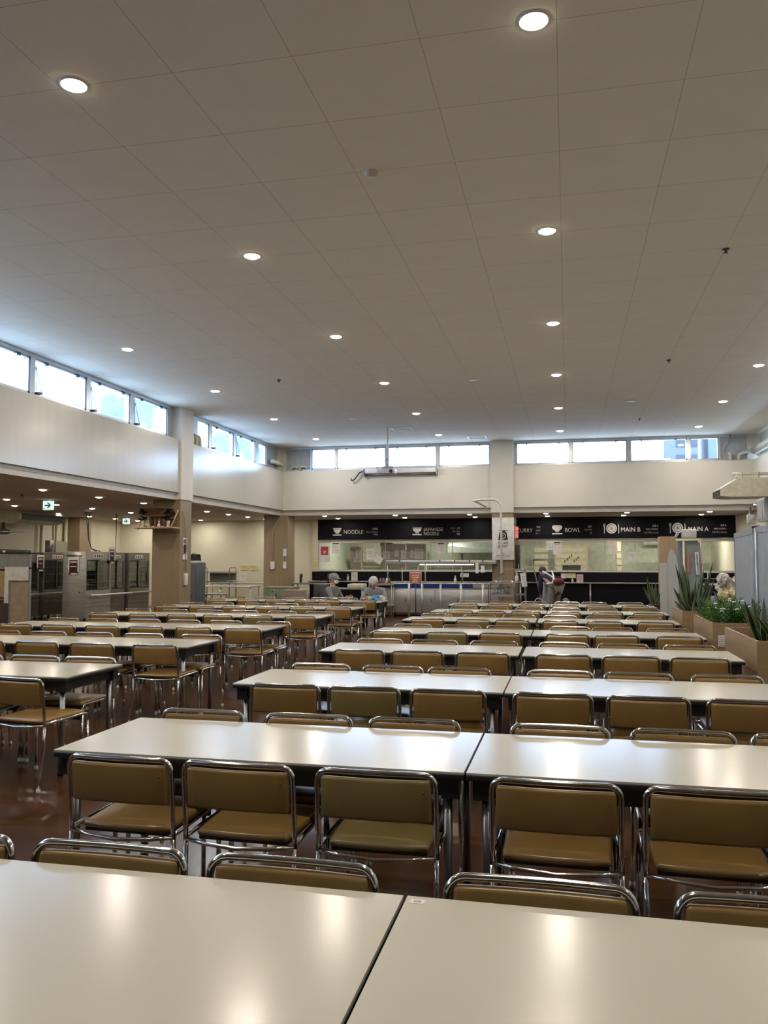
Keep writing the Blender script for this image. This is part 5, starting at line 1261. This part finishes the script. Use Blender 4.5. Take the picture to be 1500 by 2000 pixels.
def person(loc, rz, joints, label, cloth, trouser, hp, hrot, extras):
    t = thing('person', loc, label, 'person'); t.rotation_euler = (0, 0, rz)
    J = joints; V = []; E = []
    # body surface (skin) : torso, limbs, hands, feet in one mesh
    V.append((*J['pelvis'], (.13, .10))); V.append((*J['waist'], (.11, .085))); E.append((0, 1)); V.append((*J['chest'], (.14, .10))); E.append((1, 2)); V.append((*J['neck'], .05)); E.append((2, 3)); V.append((*J['neck2'], .045)); E.append((3, 4))
    for s in ('l', 'r'):
        a = chainv(V, E, [(*J['sh' + s], .05), (*J['el' + s], .036), (*J['wr' + s], .025)], 2)
        wv = Vector(J['wr' + s]); d = Vector(J.get('hd' + s, wv - Vector(J['el' + s])))
        side = Vector(J.get('th' + s, (0, 0, 1)))
        side = (side - d.normalized() * side.dot(d.normalized()))
        hand(V, E, a, wv, d, side, J.get('curl', .5))
        chainv(V, E, [(*J['hip' + s], .085), (*J['kn' + s], .055), (*J['an' + s], .038), (*J['toe' + s], .032)], 0)
    skin_mesh('body', V, E, SKIN, t)
    V = [(*J['pelvis'], (.145, .115)), (*J['waist'], (.135, .11)), (*J['chest'], (.165, .125)), (*(Vector(J['chest']).lerp(Vector(J['neck']), .75)), .075)]; E = [(0, 1), (1, 2), (2, 3)]
    for s in ('l', 'r'):
        cuff = Vector(J['el' + s]).lerp(Vector(J['wr' + s]), .82)
        chainv(V, E, [(*J['sh' + s], .07), (*(Vector(J['sh' + s]).lerp(Vector(J['el' + s]), .5)), .058), (*J['el' + s], .05), (*cuff, .038)], 2)
    skin_mesh('jacket', V, E, cloth, t)
    V = [(*J['pelvis'], (.15, .12))]; E = []
    for s in ('l', 'r'):
        chainv(V, E, [(*J['hip' + s], .10), (*(Vector(J['hip' + s]).lerp(Vector(J['kn' + s]), .5)), .088), (*J['kn' + s], .072), (*(Vector(J['kn' + s]).lerp(Vector(J['an' + s]), .92)), .056)], 0)
    skin_mesh('trousers', V, E, trouser, t)
    for s in ('l', 'r'):
        a, tt = Vector(J['an' + s]), Vector(J['toe' + s]); a = Vector((a.x, a.y, max(.0, J.get('floor', 0)) + .045)); tt = Vector((tt.x, tt.y, a.z - .01))
        V = []; E = []; chainv(V, E, [(*(a - (tt - a) * .25), .04), (*a, .046), (*a.lerp(tt, .6), .042), (*tt, .034)]); skin_mesh('shoe', V, E, J.get('shoe', WHITE), t, 1)
    h = head_mesh(hp, hrot, t)
    extras(t, h)
    return t
def cap(t, h, m, brim=True):
    b = MB(); vs = b.ell((0, -.012, .045), (.098, .118, .088), 0, 18)
    b.lathe([(.092, .015), (.096, .02), (.096, .04), (.09, .045)], (0, -.01, 0), 18)
    if brim: b.box(-.06, .075, .02, .06, .15, .03, 0, .004, rot=(-.25, 0, 0))
    b.done('cap', m, h)
def hairm(h, longer=False):
    b = MB(); b.ell((0, -.022, .03), (.084, .098, .098), 0, 16)
    if longer: b.ell((0, -.06, -.03), (.06, .05, .08), 0, 12)
    b.done('hair', HAIR, h)
SEAT = dict(pelvis=(0, -.02, .56), waist=(0, -.01, .70), chest=(0, .01, .88), neck=(0, .02, .99), neck2=(0, .03, 1.03),
            hipl=(-.09, .02, .53), knl=(-.12, .38, .50), anl=(-.12, .40, .10), toel=(-.13, .52, .04), hipr=(.09, .02, .53), knr=(.12, .38, .50), anr=(.12, .42, .10), toer=(.13, .54, .04))
j1 = dict(SEAT); j1.update(shl=(-.17, .01, .92), ell=(-.24, .12, .70), wrl=(-.12, .34, .74), shr=(.17, .01, .92), elr=(.27, .16, .73), wrr=(.12, .36, .735), curl=.4, shoe=BLACK)
def ex1(t, h):
    hairm(h); cap(t, h, GREY_CLOTH)
    b = MB(); b.ell((0, .072, -.045), (.062, .034, .048), 0, 14); b.done('face_mask', MASKC, h)
    b = MB(); b.ell((0, -.07, -.03), (.055, .04, .06), 0, 12); b.done('hair_net', PALE_CLOTH, h)
person((-4.85, 16.72, -.02), R(-105), j1, 'person in grey work jacket, cap and white mask seated at the far left table', mat('jacket_grey', (.17, .17, .165), .9, noise=.08, scale=20), BLK_CLOTH, (0, .05, 1.13), (R(-4), 0, R(-8)), ex1)
j2 = dict(SEAT); j2.update(chest=(0, .05, .86), neck=(0, .10, .96), neck2=(0, .12, .99), shl=(-.18, .05, .90), ell=(-.25, .14, .68), wrl=(-.12, .34, .735), shr=(.18, .05, .90), elr=(.26, .14, .68), wrr=(.14, .34, .735), curl=.5, shoe=mat('pink_shoe', (.5, .35, .3), .6))
def ex2(t, h):
    hairm(h); cap(t, h, PALE_CLOTH, False)
    b = MB(); b.ell((0, .075, -.05), (.05, .028, .03), 0, 12); b.done('face_mask', mat('mask_dark', (.3, .12, .1), .7), h)
person((-3.93, 16.78, -.02), R(180), j2, 'person in pale grey work clothes and cap bending over food at the table', mat('jacket_pale', (.27, .27, .28), .9, noise=.08, scale=20), BLK_CLOTH, (0, .16, 1.06), (R(-38), 0, 0), ex2)
# standing, bent forward, facing left
j3 = dict(pelvis=(0, -.10, .90), waist=(0, .0, 1.00), chest=(0, .18, 1.12), neck=(0, .29, 1.15), neck2=(0, .32, 1.17),
          hipl=(-.09, -.10, .86), knl=(-.11, -.02, .48), anl=(-.11, -.08, .10), toel=(-.12, .06, .04), hipr=(.09, -.10, .86), knr=(.11, .02, .48), anr=(.11, .0, .10), toer=(.12, .14, .04),
          shl=(-.16, .22, 1.12), ell=(-.18, .24, .87), wrl=(-.10, .30, .67), shr=(.16, .22, 1.12), elr=(.20, .30, .88), wrr=(.14, .44, .76), curl=.9, shoe=WHITE)
PUR = mat('purple_glove', (.20, .12, .36), .45)
def ex3(t, h):
    hairm(h)
    V = []; E = []; a = chainv(V, E, [(-.14, .27, .78, .042), (-.10, .30, .675, .034)]); hand(V, E, a, (-.10, .30, .675), (0, .3, -1), (1, 0, 0), .9, 1.12); skin_mesh('rubber_glove', V, E, PUR, t)
    V = []; E = []; a = chainv(V, E, [(.17, .37, .82, .040), (.14, .44, .765, .034)]); hand(V, E, a, (.14, .44, .765), (0, .5, -.8), (-1, 0, 0), .9, 1.12); skin_mesh('rubber_glove', V, E, PUR, t)
    b = MB(); b.tube([(-.13, .20, 1.25), (-.06, .05, 1.17), (.03, -.08, 1.06), (.12, -.14, .98)], .018, 8); b.tube([(.13, .20, 1.25), (.06, .05, 1.17), (-.03, -.08, 1.06), (-.12, -.14, .98)], .018, 8); b.tube([(-.15, .02, .96), (-.14, -.12, .98), (0, -.2, 1.0), (.14, -.12, .98), (.15, .02, .96)], .016, 8); b.done('apron_straps', MASKC, t)
    b = MB(); b.poly([(-.18, .10, .98), (.18, .10, .98), (.20, .12, .35), (-.20, .12, .35)], 0, (0, .015, 0)); b.done('apron', mat('apron_white', (.42, .44, .46), .9), t)
wmn = person((-.36, 19.5, 0), R(38), j3, 'bent over person with dark hair, navy top, red waist bag and purple gloves', NAVY, mat('trouser_grey', (.22, .21, .19), .9, noise=.1, scale=15), (0, .37, 1.23), (R(-50), 0, 0), ex3)
t = simple('waist_bag', 'dark red waist bag strapped on the back of the bent person', 'bag', lambda b: (b.ell((0, 0, 0), (.15, .08, .085), 0, 16), b.box(-.1, -.08, .02, .1, -.06, .03, 0, .004), b.tube([(-.02, -.06, .07), (-.02, -.02, .12), (.04, -.02, .12), (.04, -.06, .07)], .008, 6)), mat('bag_red', (.16, .015, .03), .6)); t.location = (-.22, 19.31, 1.02); t.rotation_euler = (0, 0, R(38))
simple('mop', 'long wooden mop handle leaning towards the bent person', 'mop', lambda b: (b.tube([(-.86, 19.72, 1.62), (-.52, 19.78, .08)], .014, 8), b.box(-.64, 19.72, 0, -.40, 19.84, .09, 1, .02)), [mat('mop_handle', (.20, .18, .10), .5), PALE_CLOTH])
t = thing('bucket', (-.68, 19.55, 0), 'pale bucket with white hoop handle below the purple glove', 'bucket')
b = MB(); b.lathe([(.11, 0), (.14, .3), (.15, .3), (.15, .32), (.135, .32), (.105, .02)], seg=20); b.done('pail', mat('pail', (.35, .38, .3), .4), t)
b = MB(); b.tube([(-.14, 0, .31)] + [(.14 * math.cos(a), 0, .31 + .32 * math.sin(a)) for a in [PI - PI * q / 10 for q in range(1, 10)]] + [(.14, 0, .31)], .008, 6); b.done('handle', WHITE, t)
t = crumple(simple('clear_sack', 'clear bag of rubbish standing right of the bent person', 'bag', lambda b: [b.ell((random.uniform(-.05, .05), random.uniform(-.05, .05), .12 + i * .1), (.12 - i * .01, .12, .1), 0, 9) for i in range(5)], mat('bag_pale', (.25, .24, .22), .3, noise=.3, scale=18)), .012); t.location = (-.02, 19.8, 0)
# food on the workers' table
t = thing('lunch_box', (-4.62, 15.98, .7), 'black lunch box with pale food beside the masked person', 'lunch box')
b = MB(); b.box(-.1, -.07, 0, .1, .07, .035, 0, .008); b.done('box', BLACK, t); b = MB(); [b.ell((.03 + .04 * (i % 2), -.03 + .03 * (i // 2), .04), (.03, .025, .02), 0, 8) for i in range(4)]; b.done('food', PAPER_Y, t)
simple('red_bowl', 'small red bowl on the workers table', 'bowl', lambda b: b.lathe([(.03, 0), (.06, .035), (.056, .035), (.02, .008)], seg=18), mat('bowl_red', (.35, .02, .02), .3), loc=(-4.0, 16.0, .7))
simple('cup', 'pale green cup on the workers table', 'cup', lambda b: b.lathe([(.032, 0), (.038, .09), (.034, .09), (.028, .01)], seg=16), mat('cup_green', (.35, .48, .4), .4), loc=(-3.86, 16.0, .7))
crumple(simple('blue_wrap', 'crumpled bright blue cloth on the workers table', 'cloth', lambda b: [b.ell((.05 * math.sin(i * 2), .03 * math.cos(i * 3), .035 + .012 * i), (.05, .04, .03), 0, 7, rot=(i, 0, i)) for i in range(5)], mat('cloth_blue', (.08, .30, .62), .7, noise=.3, scale=20), loc=(-3.75, 16.0, .7)), .006)
crumple(simple('paper_napkin', 'white crumpled napkin beside the blue cloth', 'napkin', lambda b: [b.ell((.04 * math.sin(i * 2), .03 * math.cos(i), .03 + .02 * i), (.04, .03, .025), 0, 6, rot=(i, i, 0)) for i in range(4)], MASKC, loc=(-3.62, 16.05, .7)), .006)
